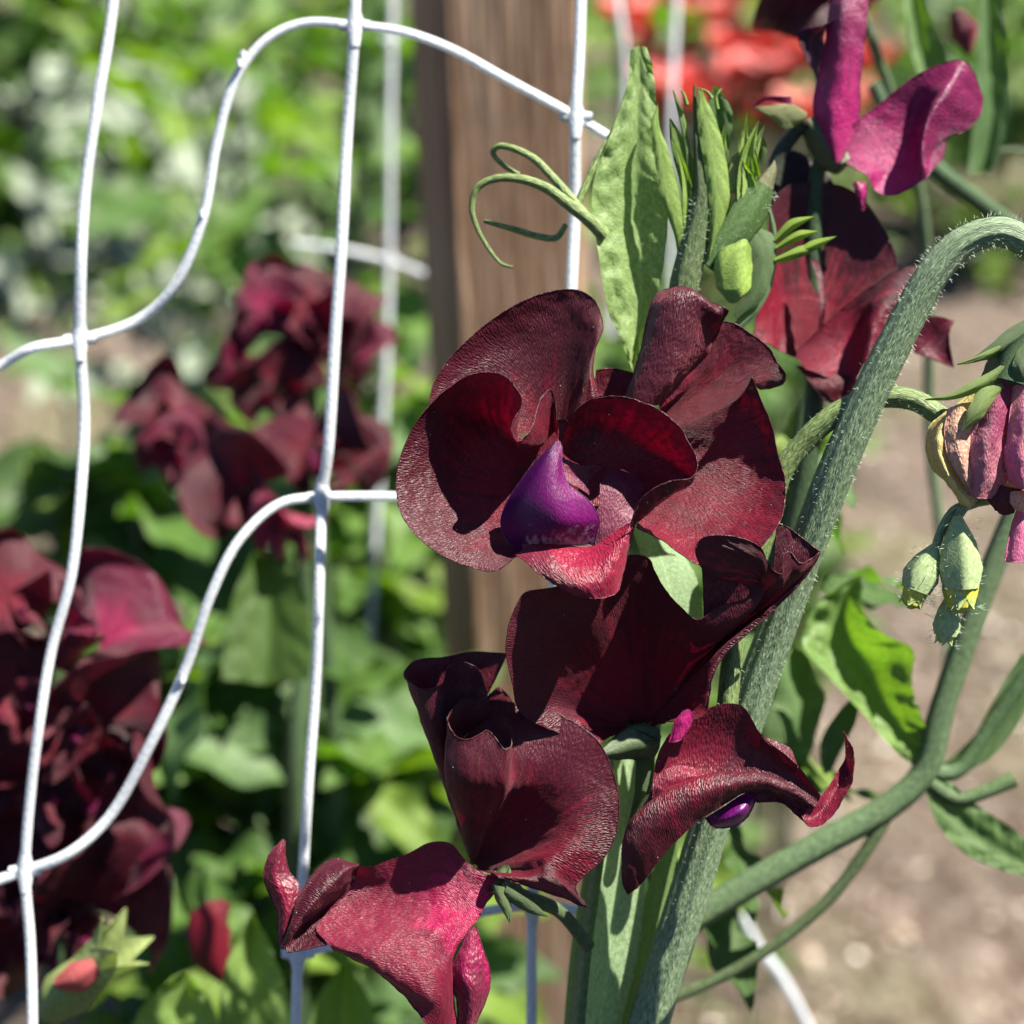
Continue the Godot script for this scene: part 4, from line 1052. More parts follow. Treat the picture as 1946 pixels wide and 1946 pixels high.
# ---------------------------------------------------------------- blossoms behind, upper right
func build_upper_sprays() -> void:
	var z := -430.0
	var root := deep(1200, 2300, 0.25)
	root.y = 0.0
	var t := thing("sweet_pea_spray", "spray with a bright magenta blossom above a dark wine red one", "flower spray", root)
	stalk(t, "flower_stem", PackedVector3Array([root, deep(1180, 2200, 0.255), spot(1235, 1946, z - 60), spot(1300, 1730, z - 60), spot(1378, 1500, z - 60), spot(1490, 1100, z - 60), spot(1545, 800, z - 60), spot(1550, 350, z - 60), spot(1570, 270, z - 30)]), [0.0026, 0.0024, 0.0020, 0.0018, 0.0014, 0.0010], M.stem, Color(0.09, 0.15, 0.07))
	var a := part(t, "blossom", crop(CI, 880, 880, z))
	a.set_meta("label", "sunlit magenta blossom seen from the side")
	var h := crop(CI, 900, 860, z)
	petal(a, "standard_petal", [row_of(CI, [840,900,0, 870,925,12, 905,900,0], z), row_of(CI, [735,640,-24, 850,700,14, 985,700,-14], z), row_of(CI, [755,450,-32, 870,460,16, 1002,470,-8], z), row_of(CI, [798,250,-30, 890,250,20, 1022,260,-8], z), row_of(CI, [815,120,-30, 905,80,14, 1042,90,-12], z), row_of(CI, [840,-80,-44, 930,-70,-4, 1045,-50,-24], z)], MAGENTA, h, 0.014, 8, 8)
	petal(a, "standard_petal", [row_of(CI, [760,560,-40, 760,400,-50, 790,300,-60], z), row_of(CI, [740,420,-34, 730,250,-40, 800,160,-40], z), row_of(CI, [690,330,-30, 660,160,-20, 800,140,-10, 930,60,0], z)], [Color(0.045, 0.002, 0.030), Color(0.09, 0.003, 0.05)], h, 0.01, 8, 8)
	petal(a, "wing_petal", [row_of(CI, [870,800,-4, 865,830,-4, 860,860,-4, 870,880,-4, 890,905,-4], z), row_of(CI, [980,690,-8, 985,770,-12, 980,830,-12, 970,900,-8, 960,950,-4], z), row_of(CI, [1100,600,-10, 1130,720,-22, 1120,820,-22, 1080,930,-12, 1040,1000,0], z), row_of(CI, [1300,440,-5, 1300,600,-22, 1270,760,-27, 1200,950,-22, 1090,1085,-5], z), row_of(CI, [1450,370,5, 1400,560,15, 1340,750,20, 1320,920,15, 1200,1108,5], z), row_of(CI, [1592,348,20, 1480,510,48, 1385,680,54, 1348,850,48, 1372,1012,30], z), row_of(CI, [1645,420,10, 1560,560,30, 1470,720,30, 1420,850,25, 1398,985,25], z), row_of(CI, [1698,550,-15, 1685,640,-10, 1605,738,-5, 1500,782,5, 1472,892,10], z)], MAGENTA, h, 0.012, 8, 8)
	petal(a, "keel", [row_of(CI, [1300,700,-50, 1400,560,-40, 1540,520,-30], z), row_of(CI, [1350,830,-30, 1460,700,-20, 1600,640,-10], z), row_of(CI, [1400,900,-20, 1480,780,-10, 1560,740,-4], z)], VIOLET, h, 0.01, 8, 8, 0.6, false, M.keel)
	petal(a, "wing_petal", [row_of(CI, [960,1040,0, 990,1030,4, 1040,1040,0], z), row_of(CI, [980,1110,4, 1005,1110,8, 1035,1110,4], z), row_of(CI, [1005,1190,0, 1015,1195,2, 1025,1185,0], z)], MAGENTA, h, 0.01)
	pod(a, "calyx", row_of(CI, [690,690,-34, 770,790,-34, 840,880,-30, 900,950,-20], z), [0.0012, 0.0022, 0.0026, 0.0016], M.leaf, Color(0.10, 0.12, 0.06))
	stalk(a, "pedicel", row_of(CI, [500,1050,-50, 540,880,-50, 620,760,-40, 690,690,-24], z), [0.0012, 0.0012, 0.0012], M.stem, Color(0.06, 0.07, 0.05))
	blade(a, "sepal", row_of(CI, [700,640,-10, 600,590,-6, 500,600,-6, 400,610,-6], z), row_of(CI, [690,670,-4, 600,640,0, 510,640,0, 400,612,-6], z), row_of(CI, [680,690,-10, 590,730,-6, 500,680,-6, 402,616,-6], z), M.leaf, Color(0.26, 0.27, 0.13))
	petal(a, "wing_petal", [row_of(CI, [390,610,-30, 480,575,-30, 610,590,-30], z), row_of(CI, [400,590,-30, 480,550,-20, 605,550,-30], z)], MAGENTA, h, 0.01)
	var d := part(t, "blossom", crop(CJ, 650, 860, z - 20))
	d.set_meta("label", "dark wine red blossom behind the shoot")
	var hd := crop(CJ, 660, 850, z - 10)
	var dm := row_of(CJ, [480,760,0, 500,600,-10, 540,450,-25, 560,280,-40, 640,160,-50, 780,120,-50, 920,170,-45, 1000,300,-35, 1040,430,-25, 1000,520,-20, 880,640,-15, 760,760,-10], z - 10)
	var dr := row_of(CJ, [380,760,10, 430,520,10, 470,300,0, 480,60,-15, 560,-120,-30, 760,-160,-40, 960,-110,-40, 1110,70,-30, 1208,310,-14, 1150,400,-5, 1000,520,-5, 820,720,0], z - 10)
	petal(d, "standard_petal", fan(hd, dm, dr, 10.0), [DARK[0], Color(0.22, 0.0015, 0.022)], hd, 0.016, 6, 10)
	petal(d, "standard_petal", [row_of(CJ, [760,680,10, 770,560,30, 760,400,20, 720,280,0], z), row_of(CJ, [790,660,10, 800,540,26, 790,400,16, 760,280,0], z)], [Color(0.09, 0.006, 0.018), Color(0.15, 0.004, 0.022)], hd, 0.01)
	petal(d, "wing_petal", [row_of(CJ, [640,800,0, 650,850,0, 690,900,0], z + 10), row_of(CJ, [850,600,0, 870,740,-15, 830,960,-5], z + 10), row_of(CJ, [1050,440,5, 990,660,-10, 900,1080,-5], z + 10), row_of(CJ, [1250,330,20, 1085,560,38, 1045,850,28], z + 10), row_of(CJ, [1350,318,10, 1200,540,32, 1100,930,15], z + 10), row_of(CJ, [1400,420,-20, 1300,620,0, 1150,900,0], z + 10)], [WINE[0], Color(0.26, 0.002, 0.035)], hd, 0.014, 9, 9)
	petal(d, "wing_petal", [row_of(CJ, [640,880,0, 760,900,0, 860,920,0], z), row_of(CJ, [720,980,6, 850,1020,8, 980,960,6], z), row_of(CJ, [800,1080,0, 880,1100,2, 1000,1000,0], z)], DARK, hd, 0.008)
	petal(d, "wing_petal", [row_of(CJ, [1300,640,-10, 1420,600,-4, 1535,625,-14], z), row_of(CJ, [1290,730,-6, 1420,740,-16, 1505,700,-4], z), row_of(CJ, [1310,810,-10, 1420,850,-4, 1530,892,-14], z)], [Color(0.055, 0.003, 0.015), Color(0.10, 0.003, 0.02)], crop(CJ, 1300, 740, z), 0.01)
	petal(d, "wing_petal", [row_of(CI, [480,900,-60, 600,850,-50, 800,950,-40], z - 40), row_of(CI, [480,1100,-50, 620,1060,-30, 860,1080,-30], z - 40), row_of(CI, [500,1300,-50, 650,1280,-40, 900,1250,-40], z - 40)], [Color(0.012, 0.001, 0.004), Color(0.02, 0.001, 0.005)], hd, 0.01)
	# one more dark head, cut by the top of the picture
	var root2 := deep(1150, 2100, 0.34)
	root2.y = 0.0
	var u := thing("sweet_pea_spray", "dark plum sweet pea head hanging above the magenta blossom", "flower spray", root2)
	stalk(u, "flower_stem", PackedVector3Array([root2, deep(1180, 1940, 0.34), deep(1405, 1690, 0.34), deep(1560, 1605, 0.34), deep(1756, 1465, 0.34), deep(1790, 1350, 0.34), deep(1806, 1180, 0.345), deep(1768, 850, 0.345), deep(1752, 400, 0.33), deep(1610, -60, 0.305)]), [0.0016, 0.0015, 0.0014, 0.0013, 0.0012, 0.0012, 0.0011, 0.0011, 0.0010], M.stem, Color(0.26, 0.34, 0.20))
	blossom(u, deep(1525, -30, 0.295), Basis.from_euler(Vector3(-0.5, 0.5, 2.6)), 0.36, DARK, 3)
	blossom(u, deep(1630, -40, 0.30), Basis.from_euler(Vector3(-0.3, -0.4, 0.4)), 0.5, MAGENTA, 4)


# ---------------------------------------------------------------- right-hand vine
func build_right_vine() -> void:
	var z := -720.0
	var root := deep(1150, 2300, 0.28)
	root.y = 0.0
	var t := thing("pea_vine", "thick smooth green vine climbing past the soil path with curled leaves", "vine", root)
	stalk(t, "stem", PackedVector3Array([root, deep(1120, 2300, 0.275), crop(CL, -60, 1700, z), crop(CL, 110, 1560, z), crop(CL, 300, 1440, z), crop(CL, 600, 1270, z), crop(CL, 850, 1130, z), crop(CL, 985, 1000, z), crop(CL, 1040, 800, z), crop(CL, 1120, 560, z), crop(CL, 1230, 260, z), crop(CL, 1320, 40, z), crop(CL, 1400, -200, z)]), [0.0025, 0.0023, 0.0022, 0.0022, 0.0022, 0.0021, 0.0021, 0.0020, 0.0019, 0.0019, 0.0018], M.stem, Color(0.20, 0.29, 0.15), 16, 5, 0.04)
	stalk(t, "side_stem", row_of(CL, [20,1850,-10, 230,1760,-8, 430,1640,-4, 640,1460,0, 800,1240,4, 860,1120,2], z), [0.0009, 0.0009, 0.0010, 0.0012], M.stem, Color(0.16, 0.21, 0.10))
	stalk(t, "side_stem", row_of(CL, [960,1010,0, 1100,1100,6, 1220,1070,4, 1310,1030,0], z), [0.0012, 0.0011, 0.0013], M.stem, Color(0.13, 0.21, 0.08))
	stalk(t, "side_stem", row_of(CL, [985,1000,0, 1100,1000,-10, 1220,840,-20, 1360,640,-20], z), [0.0014, 0.0012, 0.0012], M.stem, Color(0.12, 0.20, 0.09))
	blade(t, "leaf", row_of(CL, [965,1000,0, 830,880,14, 700,720,20, 580,600,14, 520,500,4, 560,420,-10, 690,300,-20], z), row_of(CL, [990,930,-20, 860,800,-50, 790,660,-70, 740,560,-70, 690,480,-60, 690,400,-44, 730,285,-24], z), row_of(CL, [1010,905,0, 960,760,20, 935,640,34, 945,560,44, 840,500,50, 760,430,30, 765,265,-10], z), M.leaf, Color(0.19, 0.31, 0.09), 0.0018)
	blade(t, "leaf", row_of(CL, [980,1010,10, 1000,1120,20, 1060,1240,24, 1180,1330,20, 1360,1390,10], z), row_of(CL, [1010,1010,0, 1060,1110,4, 1130,1200,4, 1240,1280,4, 1370,1350,4], z), row_of(CL, [1050,1000,10, 1120,1080,14, 1230,1160,14, 1320,1220,12, 1400,1300,10], z), M.leaf, Color(0.13, 0.22, 0.08), 0.0009)
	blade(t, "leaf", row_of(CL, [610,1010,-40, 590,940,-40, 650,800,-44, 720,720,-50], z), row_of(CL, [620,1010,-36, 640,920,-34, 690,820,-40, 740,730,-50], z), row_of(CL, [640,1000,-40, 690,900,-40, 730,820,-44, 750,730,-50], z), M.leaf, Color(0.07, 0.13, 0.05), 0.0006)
	blade(t, "leaf", row_of(CL, [1020,1000,-60, 1140,900,-60, 1240,740,-64, 1340,560,-70], z), row_of(CL, [1060,1010,-70, 1190,920,-74, 1290,780,-76, 1380,600,-74], z), row_of(CL, [1100,1030,-60, 1230,950,-60, 1330,820,-64, 1420,640,-70], z), M.leaf, Color(0.11, 0.19, 0.08), 0.0006)
	var root2 := deep(1190, 2200, 0.275)
	root2.y = 0.0
	var w := thing("pea_vine", "slender leafy vine close behind the maroon blossoms beside the ribbed stem", "vine", root2)
	var z2 := -950.0
	stalk(w, "stem", PackedVector3Array([root2, deep(1235, 1970, 0.275), spot(1300, 1730, z2), spot(1352, 1570, z2), spot(1405, 1350, z2), spot(1440, 1150, z2), spot(1500, 950, z2), spot(1530, 760, z2)]), [0.0020, 0.0018, 0.0016, 0.0014, 0.0012, 0.0010], M.stem, Color(0.09, 0.16, 0.07))
	for k in 15:
		var p: Array = [[1420, 1420, 0.7], [1470, 1290, -0.6], [1540, 1160, 0.4], [1560, 1120, 1.1], [1380, 1560, 0.2], [1330, 1640, -0.5], [1440, 1500, 0.9], [1500, 1230, 0.1], [1600, 1090, 0.8], [1520, 830, 0.3], [1560, 770, -0.4], [1480, 880, 0.9], [1420, 1190, 0.0], [1390, 1640, 1.2], [1300, 1700, 0.4]][k]
		var at := spot(p[0], p[1], z2 + rng.randf_range(-40, 40))
		var b := Basis.from_euler(Vector3(rng.randf_range(-0.3, 0.9), p[2] * 1.6, rng.randf_range(-0.6, 0.6))).scaled(Vector3.ONE * rng.randf_range(0.014, 0.022))
		copy_of(w, "leaf", leaf_kinds[rng.randi() % 12], M.leaf, Transform3D(b, at))
	# tall stem and leaves at the upper right
	var root3 := deep(2120, 1800, 0.33)
	root3.y = 0.0
	var y := thing("pea_vine", "upright vine with long folded green leaves and a closed pink bud", "vine", root3)
	stalk(y, "stem", PackedVector3Array([root3, deep(2110, 1200, 0.325), deep(2040, 560, 0.315), deep(1930, 440, 0.312), deep(1770, 315, 0.305), deep(1700, 240, 0.305), deep(1660, 160, 0.305)]), [0.0022, 0.0020, 0.0018, 0.0017, 0.0016, 0.0012], M.stem, Color(0.12, 0.20, 0.10))
	var dd := 0.31
	for q in [
		[[1840, 330, 1850, 250, 1855, 120, 1860, -40], [1865, 330, 1885, 240, 1885, 120, 1880, -40], [1890, 320, 1920, 220, 1915, 100, 1905, -40], Color(0.11, 0.20, 0.08)],
		[[1790, 210, 1745, 140, 1725, 60, 1715, -40], [1800, 190, 1760, 120, 1745, 50, 1735, -40], [1815, 170, 1795, 100, 1770, 30, 1755, -40], Color(0.15, 0.26, 0.09)]]:
		var e := []
		for k in 3:
			var line := PackedVector3Array()
			for i in range(0, 8, 2):
				line.append(deep(q[k][i], q[k][i + 1], dd - (0.002 if k != 1 else 0.0)))
			e.append(line)
		blade(y, "leaf", e[0], e[1], e[2], M.leaf, q[3], 0.0008)
	pod(y, "bud", PackedVector3Array([deep(1842, 100, dd - 0.003), deep(1832, 60, dd - 0.003), deep(1815, 20, dd - 0.003)]), [0.0006, 0.0030, 0.0012], M.petal, Color(0.20, 0.05, 0.09))
	stalk(y, "tendril", PackedVector3Array([deep(1880, 330, dd), deep(1900, 290, dd), deep(1950, 290, dd), deep(1990, 320, dd)]), [0.0007, 0.0006, 0.0005], M.stem, Color(0.14, 0.2, 0.1))


# ---------------------------------------------------------------- plain blossoms for the sprays behind
func blossom(parent: Node3D, at: Vector3, b: Basis, size: float, tint: Array, seed_no: int) -> void:
	var o := part(parent, "blossom", at)
	var r := 0.026 * size
	var ph := seed_no * 1.37
	var rows := []
	for f in [0.06, 0.35, 0.7, 0.88, 1.0]:
		var line := PackedVector3Array()
		for k in 19:
			var a := lerpf(-1.85, 1.85, k / 18.0)
			var rad: float = r * (f if f < 0.9 else 0.93) * (1.0 - 0.2 * exp(-a * a * 14.0) + 0.07 * sin(a * 4.0 + ph))
			var back: float = r * (0.34 * f * f * sin(a * 2.7 + ph) + 0.05 * f * f * sin(a * 6.3 + ph * 2.0) + 0.3 * f * absf(a) - 0.35 * f)
			if f > 0.9:
				back += r * 0.22 * sin(a * 2.0 + ph)
			line.append(at + b * Vector3(sin(a) * rad * (1.1 - 0.25 * f * absf(a) / 1.85), cos(a) * rad, back))
		rows.append(line)
	petal(o, "standard_petal", rows, tint, at, r * 0.5, 4, 6)
	for s in [-1.0, 1.0]:
		var wr := []
		for f in [0.06, 0.4, 0.75, 1.0]:
			var line := PackedVector3Array()
			for k in 11:
				var a := lerpf(-0.9, 1.7, k / 10.0)
				var rad: float = r * 0.8 * f * (1.0 + 0.1 * sin(a * 5.0 + ph))
				var x: float = sin(a * 0.8 + 0.45) * rad * (0.8 - 0.3 * f)
				line.append(at + b * Vector3(s * x, -cos(a) * rad * 0.8 + 0.12 * r, r * (0.25 * f + 0.4 * f * f * sin(a * 2.6 + ph + s) + 0.12)))
			wr.append(line)
		petal(o, "wing_petal", wr, tint, at, r * 0.45, 5, 6)
	pod(o, "keel", PackedVector3Array([at + b * Vector3(0, 0.0, 0.06 * r), at + b * Vector3(0, -0.25 * r, 0.25 * r), at + b * Vector3(0, -0.1 * r, 0.4 * r)]), [r * 0.06, r * 0.11, r * 0.04], M.keel, Color(0.14, 0.01, 0.06))
	sepals(o, at - b.z * 0.05 * r, -b.z, r * 0.3, r * 0.1, 5, Color(0.08, 0.13, 0.06), 0.3)


func spray_behind(label: String, foot: Array, stemway: Array, heads: Array, tint: Array) -> Node3D:
	var root := deep(foot[0], foot[1], foot[2])
	root.y = 0.0
	var t := thing("sweet_pea_spray", label, "flower spray", root)
	var p := PackedVector3Array([root])
	for k in stemway:
		p.append(deep(k[0], k[1], k[2]))
	stalk(t, "flower_stem", p, [0.0026, 0.0023, 0.0020, 0.0016], M.stem, Color(0.12, 0.19, 0.09))
	for i in heads.size():
		var e: Array = heads[i]
		blossom(t, deep(e[0], e[1], e[2]), lens.basis * Basis.from_euler(Vector3(e[3], e[4], e[5])), e[6], e[7] if e.size() > 7 else tint, i + int(e[0]))
	return t


func build_left_sprays() -> void:
	var bright := [Color(0.105, 0.006, 0.030), Color(0.30, 0.004, 0.075)]  # brighter tint that puts sunlit pink highlights into the colour of some heads
	spray_behind("maroon and magenta spray rising behind the tall net strand, above the very dark spray", [600, 1900, 0.42], [[640, 1500, 0.42], [610, 1100, 0.41], [590, 720, 0.405]], [
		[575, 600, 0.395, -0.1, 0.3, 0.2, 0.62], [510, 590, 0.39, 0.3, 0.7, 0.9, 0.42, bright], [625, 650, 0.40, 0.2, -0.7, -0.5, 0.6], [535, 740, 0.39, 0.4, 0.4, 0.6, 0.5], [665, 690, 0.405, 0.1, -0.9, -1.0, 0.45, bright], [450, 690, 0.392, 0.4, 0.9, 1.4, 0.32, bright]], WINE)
	spray_behind("very dark spray with one pink wing tip, low behind the knot of the net", [500, 2000, 0.37], [[560, 1500, 0.37], [580, 1200, 0.37], [570, 980, 0.365]], [
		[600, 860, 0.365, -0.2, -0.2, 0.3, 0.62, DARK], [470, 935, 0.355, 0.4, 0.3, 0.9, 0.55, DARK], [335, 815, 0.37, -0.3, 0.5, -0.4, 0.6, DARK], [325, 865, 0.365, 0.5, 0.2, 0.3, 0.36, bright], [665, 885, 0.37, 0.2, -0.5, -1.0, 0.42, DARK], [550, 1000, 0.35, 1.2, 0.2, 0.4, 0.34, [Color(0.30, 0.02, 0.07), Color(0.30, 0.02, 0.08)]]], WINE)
	spray_behind("large maroon spray with many stacked blossoms crossed by the wavy net strand", [120, 2400, 0.33], [[100, 2100, 0.33], [110, 1750, 0.33], [110, 1400, 0.325], [100, 1180, 0.32]], [
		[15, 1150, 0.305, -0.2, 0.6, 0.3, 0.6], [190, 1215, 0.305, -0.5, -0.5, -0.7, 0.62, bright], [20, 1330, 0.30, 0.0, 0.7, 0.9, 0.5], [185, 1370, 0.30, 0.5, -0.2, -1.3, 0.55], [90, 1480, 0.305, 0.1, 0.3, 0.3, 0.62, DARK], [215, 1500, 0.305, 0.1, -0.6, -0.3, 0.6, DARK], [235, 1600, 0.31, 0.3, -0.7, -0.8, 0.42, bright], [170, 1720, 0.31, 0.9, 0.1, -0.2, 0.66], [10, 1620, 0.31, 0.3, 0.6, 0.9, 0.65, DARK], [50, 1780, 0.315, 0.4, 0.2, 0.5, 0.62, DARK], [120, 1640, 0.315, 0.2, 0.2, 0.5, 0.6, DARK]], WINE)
	# closed crimson bud among the leaves at the bottom
	var root := deep(440, 2200, 0.33)
	root.y = 0.0
	var t := thing("sweet_pea_bud", "single closed crimson bud rising among pale leaves", "bud", root)
	stalk(t, "pedicel", PackedVector3Array([root, deep(440, 2100, 0.32), deep(430, 1850, 0.31)]), [0.0016, 0.0014, 0.001], M.stem, Color(0.12, 0.19, 0.08))
	pod(t, "folded_petal", PackedVector3Array([deep(425, 1860, 0.305), deep(400, 1810, 0.303), deep(400, 1750, 0.303), deep(430, 1715, 0.305)]), [0.0012, 0.0036, 0.0040, 0.0010], M.petal, Color(0.15, 0.006, 0.035), 0.7)
	var root4 := deep(200, 2300, 0.275)
	root4.y = 0.0
	var w := thing("sweet_pea_bud", "half open pale yellow bud with a pink flush under the large maroon spray", "bud", root4)
	stalk(w, "pedicel", PackedVector3Array([root4, deep(80, 2200, 0.272), deep(60, 1960, 0.27), deep(110, 1900, 0.268)]), [0.0016, 0.0014, 0.001], M.stem, Color(0.14, 0.22, 0.09))
	pod(w, "calyx", PackedVector3Array([deep(90, 1930, 0.268), deep(130, 1885, 0.266), deep(180, 1840, 0.266)]), [0.002, 0.0042, 0.0034], M.leaf, Color(0.27, 0.33, 0.12), 0.8)
	pod(w, "folded_petal", PackedVector3Array([deep(110, 1870, 0.263), deep(150, 1855, 0.262), deep(190, 1830, 0.263)]), [0.001, 0.0026, 0.0012], M.bloom, Color(0.42, 0.10, 0.10), 0.8)
	sepals(w, deep(175, 1840, 0.266), (deep(300, 1730, 0.262) - deep(175, 1840, 0.266)).normalized(), 0.009, 0.005, 5, Color(0.36, 0.43, 0.18), 0.3)
	far_blade(w, 0.285, [420, 2080, 415, 1946, 428, 1840, 475, 1738], [490, 2080, 480, 1946, 478, 1840, 480, 1735], [590, 2080, 560, 1946, 535, 1850, 485, 1740], Color(0.25, 0.38, 0.11))
	far_blade(w, 0.29, [230, 2080, 250, 1946, 290, 1890, 350, 1850], [310, 2080, 330, 1960, 345, 1900, 360, 1855], [430, 2080, 420, 1970, 400, 1900, 365, 1855], Color(0.27, 0.41, 0.12))
	far_blade(w, 0.30, [560, 2080, 590, 1946, 610, 1880, 650, 1830], [640, 2080, 650, 1960, 655, 1890, 655, 1832], [730, 2080, 715, 1960, 700, 1890, 660, 1832], Color(0.20, 0.33, 0.09))
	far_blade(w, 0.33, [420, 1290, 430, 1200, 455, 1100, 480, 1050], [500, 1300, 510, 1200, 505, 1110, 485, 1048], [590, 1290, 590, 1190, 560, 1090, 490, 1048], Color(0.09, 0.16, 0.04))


# ---------------------------------------------------------------- plants behind
func leafy(called: String, label: String, category: String, foot: Vector3, high: float, leaves: int, size: float, group := "", lean := Vector3.ZERO, kinds := [0, 1, 2, 3, 4, 5, 6, 7, 8, 9, 10, 11], m: Material = null, wide := 0.12) -> Node3D:
	var t := thing(called, label, category, foot, group)
	var p := PackedVector3Array()
	for i in 6:
		var f := i / 5.0
		p.append(foot + Vector3(0, high * f, 0) + lean * f * f + Vector3(wob.get_noise_2d(f * 3.0, foot.x * 9.0), 0, wob.get_noise_2d(f * 3.0, foot.z * 9.0 + 40.0)) * wide * 0.5 * f)
	stalk(t, "stem", p, [0.0035, 0.003, 0.002], M.stem, Color(0.10, 0.17, 0.07), 8)
	var way := spline(p, 10)
	for k in leaves:
		var f := pow(rng.randf(), 0.85)
		var c := way[int(f * (way.size() - 1))]
		var turn := rng.randf() * TAU
		var out := Vector3(sin(turn), 0, cos(turn))
		var at := c + out * rng.randf() * wide * 0.55 + Vector3(0, rng.randf_range(-0.02, 0.02), 0)
		var b := Basis.from_euler(Vector3(rng.randf_range(-1.0, 0.35), turn, rng.randf_range(-0.5, 0.5)))
		copy_of(t, "leaf", leaf_kinds[kinds[rng.randi() % kinds.size()]], m if m else M.leaf, Transform3D(b.scaled(Vector3.ONE * size * rng.randf_range(0.6, 1.25)), at))
	return t


func build_background() -> void:
	# leaves low at the left, close behind the net
	var low := [[330, 1500, 0.34, 0.034, 6], [470, 1300, 0.36, 0.040, 6], [640, 1450, 0.35, 0.034, 7], [720, 1240, 0.50, 0.04, 7], [540, 1700, 0.33, 0.036, 7], [700, 1750, 0.34, 0.036, 8], [380, 1900, 0.30, 0.036, 6], [700, 1000, 0.52, 0.042, 7], [250, 960, 0.40, 0.042, 5], [100, 980, 0.42, 0.05, 3], [705, 760, 0.55, 0.046, 7], [720, 1540, 0.46, 0.038, 7]]
	var names := ["pale", "broad", "yellowish", "slender", "dense", "drooping", "short", "bushy", "glossy", "long leaved", "bright", "dark"]
	var spots := ["behind the wavy net strand", "under the dark spray", "between the two nets", "beside the wooden stake", "above the lowest blossom", "below the lowest blossom wings", "beside the crimson bud", "left of the top blossom, next to the stake", "beside the bare soil gap", "spreading over the bare soil gap", "against the stake edge", "at the foot of the stake"]
	for i in low.size():
		var e: Array = low[i]
		e[2] += 0.09
		var top := deep(e[0], e[1], e[2])
		var foot := Vector3(top.x, 0, top.z - 0.02)
		var t := thing("sweet_pea_plant", "%s sweet pea foliage %s" % [names[i], spots[i]], "plant", foot, "sweet pea plants behind the net")
		stalk(t, "stem", PackedVector3Array([foot, foot.lerp(top, 0.6) + Vector3(0.01, 0, -0.01), top]), [0.0026, 0.0022, 0.0014], M.stem, Color(0.13, 0.20, 0.10), 10)
		for k in e[4] * 4:
			var at := deep(e[0] + rng.randf_range(-120, 120), e[1] + rng.randf_range(-130, 170), e[2] + rng.randf_range(-0.02, 0.05))
			var b := Basis.from_euler(Vector3(rng.randf_range(-0.9, 0.9), rng.randf_range(-2.4, 2.4), rng.randf_range(-0.7, 0.7)))
			copy_of(t, "leaf", leaf_kinds[rng.randi() % 12], M.leaf, Transform3D(b.scaled(Vector3.ONE * e[3] * 1.2 * rng.randf_range(0.6, 1.1)), at))
	# tall foliage further back, upper left
	var tall := [[420, 80, 1.0], [560, 260, 0.9], [700, 120, 0.95], [760, 420, 0.8], [480, 430, 0.85], [345, 330, 1.25], [640, 560, 0.75], [560, 20, 1.4], [820, 250, 1.1], [1130, 120, 0.8], [1190, 380, 0.9]]
	var marks := ["behind the curve of the net", "right of the tall net strand", "close to the stake top", "rising along the stake", "above the maroon and magenta spray", "beside the silver plants", "between the maroon spray and the stake", "in the last row of the bed", "half hidden by the stake", "behind the tendrils", "behind the young shoot"]
	for i in tall.size():
		var e: Array = tall[i]
		var top := deep(e[0], e[1], e[2])
		var foot := Vector3(top.x + rng.randf_range(-0.03, 0.03), 0, top.z)
		leafy("garden_plant", "%s plant %s" % ["tall leafy green" if i % 2 == 0 else "bushy light green", marks[i]], "plant", foot, top.y + 0.06, 46, 0.058, "plants of the bed beyond the net", Vector3.ZERO, [0, 1, 2, 3, 4, 6, 7, 8, 9] if i % 2 == 0 else [2, 4, 8, 10, 3, 1], null, 0.16)
	# bushes on the far side of the path, left
	for i in 14:
		var dir := (deep(rng.randf_range(-60, 420), rng.randf_range(330, 560), 1.0) - EYE).normalized()
		var foot := EYE + dir * (EYE.y / -dir.y)
		leafy("garden_plant", "bushy plant on the far side of the bare soil gap", "plant", foot, rng.randf_range(0.3, 0.5), 60, 0.12, "bushes beyond the soil gap", Vector3.ZERO, [0, 1, 2, 3, 4, 6, 7, 8], null, 0.42)
	for i in 9:
		var dir := (deep(rng.randf_range(1480, 1960), rng.randf_range(150, 330), 1.0) - EYE).normalized()
		var foot := EYE + dir * (EYE.y / -dir.y)
		leafy("garden_plant", "pale bushy plant past the coral flowers on the right of the path", "plant", foot, rng.randf_range(0.2, 0.4), 50, 0.12, "bushes past the coral flowers", Vector3.ZERO, [2, 3, 4, 8, 10], null, 0.42)
	# far foliage closing the view
	for i in 26:
		var x := rng.randf_range(-2.6, 1.1)
		var z := rng.randf_range(-5.5, -3.2)
		leafy("shrub", "loose green shrub far behind the flower bed", "shrub", Vector3(x, 0, z), rng.randf_range(0.5, 0.9), 60, 0.15, "far shrubs", Vector3.ZERO, [0, 1, 2, 3, 4, 5], null, 0.5)
	# silver leaved plants
	for e in [[330, 210, 1.5], [360, 430, 1.25], [60, 200, 1.7], [420, 300, 1.5], [310, 110, 1.8], [300, 330, 1.4]]:
		var top := deep(e[0], e[1], e[2])
		var foot := Vector3(top.x, 0, top.z)
		var t := thing("silver_plant", "silvery white felted plant among the green bed", "plant", foot, "silver leaved plants")
		stalk(t, "stem", PackedVector3Array([foot, foot.lerp(top, 0.5), top]), [0.004, 0.003], M.silver, Color(0.4, 0.42, 0.38), 8)
		for k in 34:
			var turn := rng.randf() * TAU
			var at := foot.lerp(top, rng.randf_range(0.55, 1.05)) + Vector3(sin(turn), 0, cos(turn)) * rng.randf() * 0.07
			var b := Basis.from_euler(Vector3(rng.randf_range(-1.1, 0.2), turn, rng.randf_range(-0.4, 0.4)))
			copy_of(t, "leaf", silver_leaf(k % 3), M.silver, Transform3D(b.scaled(Vector3.ONE * rng.randf_range(0.06, 0.1)), at))
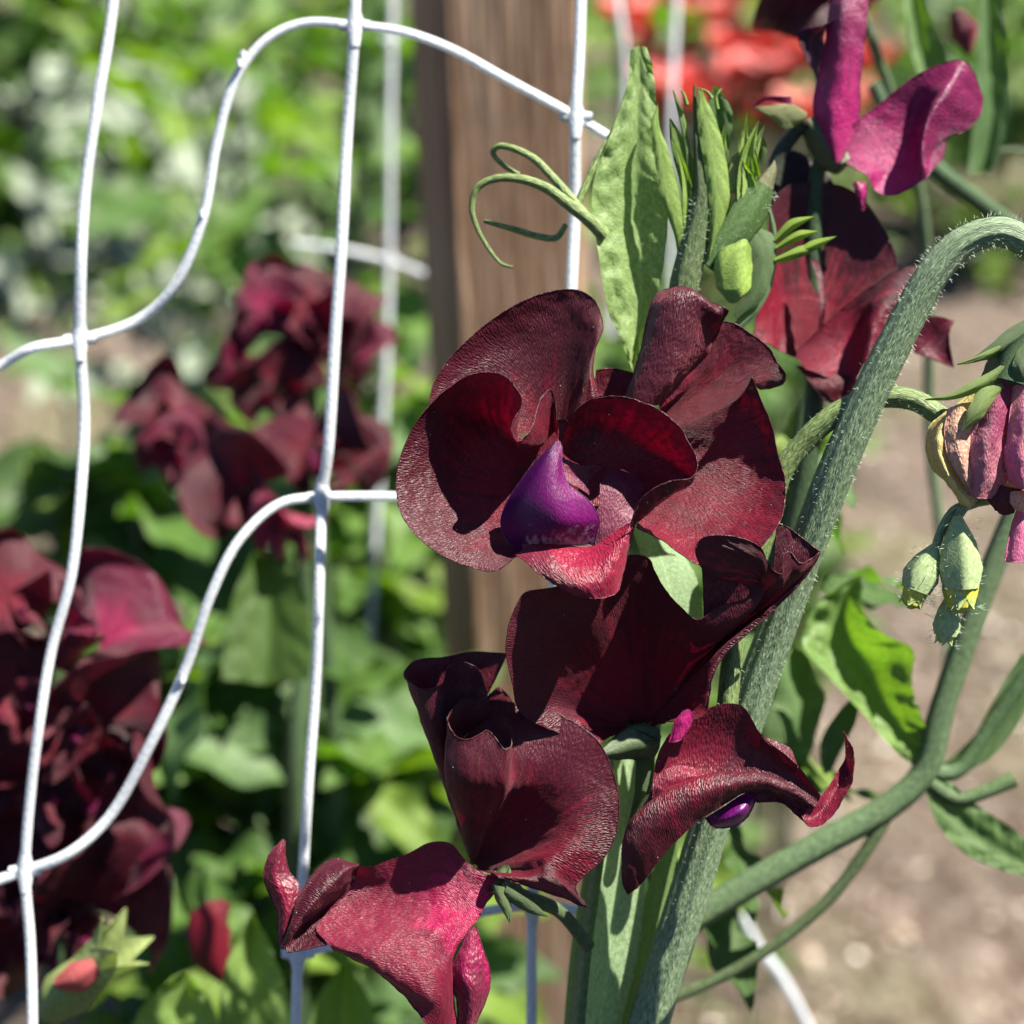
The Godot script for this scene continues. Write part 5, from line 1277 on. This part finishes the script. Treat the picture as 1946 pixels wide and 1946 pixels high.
	# coral flowers at the upper right
	for i in 60:
		var px := rng.randf_range(1190, 1640)
		var py := rng.randf_range(-40, 250)
		if i > 90:
			px = rng.randf_range(1760, 1930)
			py = rng.randf_range(560, 680)
		var d := rng.randf_range(1.0, 1.5)
		var at := deep(px, py, d)
		var foot := Vector3(at.x + rng.randf_range(-0.02, 0.02), 0, at.z)
		var t := thing("coral_flower", ["coral red", "pale salmon", "deep scarlet"][i % 3] + " flower on a thin stalk in the bed past the vines", "flower", foot, "coral red flowers")
		stalk(t, "stem", PackedVector3Array([foot, foot.lerp(at, 0.5), at]), [0.002, 0.0016], M.stem, Color(0.12, 0.2, 0.08), 8)
		var hue: Color = [Color(0.60, 0.085, 0.06), Color(0.66, 0.14, 0.09), Color(0.55, 0.07, 0.07)][i % 3]
		for k in 6:
			var turn := TAU * k / 6.0 + i
			var b := Basis.from_euler(Vector3(-0.5, turn, 0))
			copy_of(t, "petal", coral_petal(i % 3, hue), M.bloom, Transform3D(b.scaled(Vector3(0.04, 0.03, 0.034)), at))
		for k in 5:
			var b := Basis.from_euler(Vector3(rng.randf_range(-0.9, 0.0), rng.randf() * TAU, 0))
			copy_of(t, "leaf", leaf_kinds[rng.randi() % 12], M.leaf, Transform3D(b.scaled(Vector3.ONE * 0.06), foot.lerp(at, rng.randf_range(0.3, 0.8))))
	# low weeds on the path at the right
	for e in [[1600, 420, 2.0], [1720, 300, 2.3], [1880, 400, 2.1], [1560, 620, 1.9], [1920, 250, 2.6], [1780, 480, 2.1], [1640, 240, 2.1], [1700, 430, 2.1], [1900, 540, 2.1], [1820, 380, 2.1], [1560, 860, 2.1]]:
		var dir := (deep(e[0], e[1], 1.0) - EYE).normalized()
		var foot := EYE + dir * (EYE.y / -dir.y)
		leafy("weed", "low green weed growing out of the soil path", "weed", foot, 0.10, 16, 0.05, "weeds on the path", Vector3.ZERO, [2, 4, 8, 10], null, 0.12)


var silver_kinds := []
var coral_kinds := []


func silver_leaf(k: int) -> ArrayMesh:
	while silver_kinds.size() < 3:
		silver_kinds.append(leaf_shape(40 + silver_kinds.size(), 0.3, 0.2, 0.5, 0.34, Color(0.25, 0.29, 0.24)))
	return silver_kinds[k]


func coral_petal(k: int, hue: Color) -> ArrayMesh:
	while coral_kinds.size() < 3:
		coral_kinds.append(leaf_shape(60 + coral_kinds.size(), 0.3, -0.2, 0.3, 0.8, [Color(0.70, 0.19, 0.16), Color(0.74, 0.28, 0.22), Color(0.64, 0.13, 0.12)][coral_kinds.size()]))
	return coral_kinds[k]
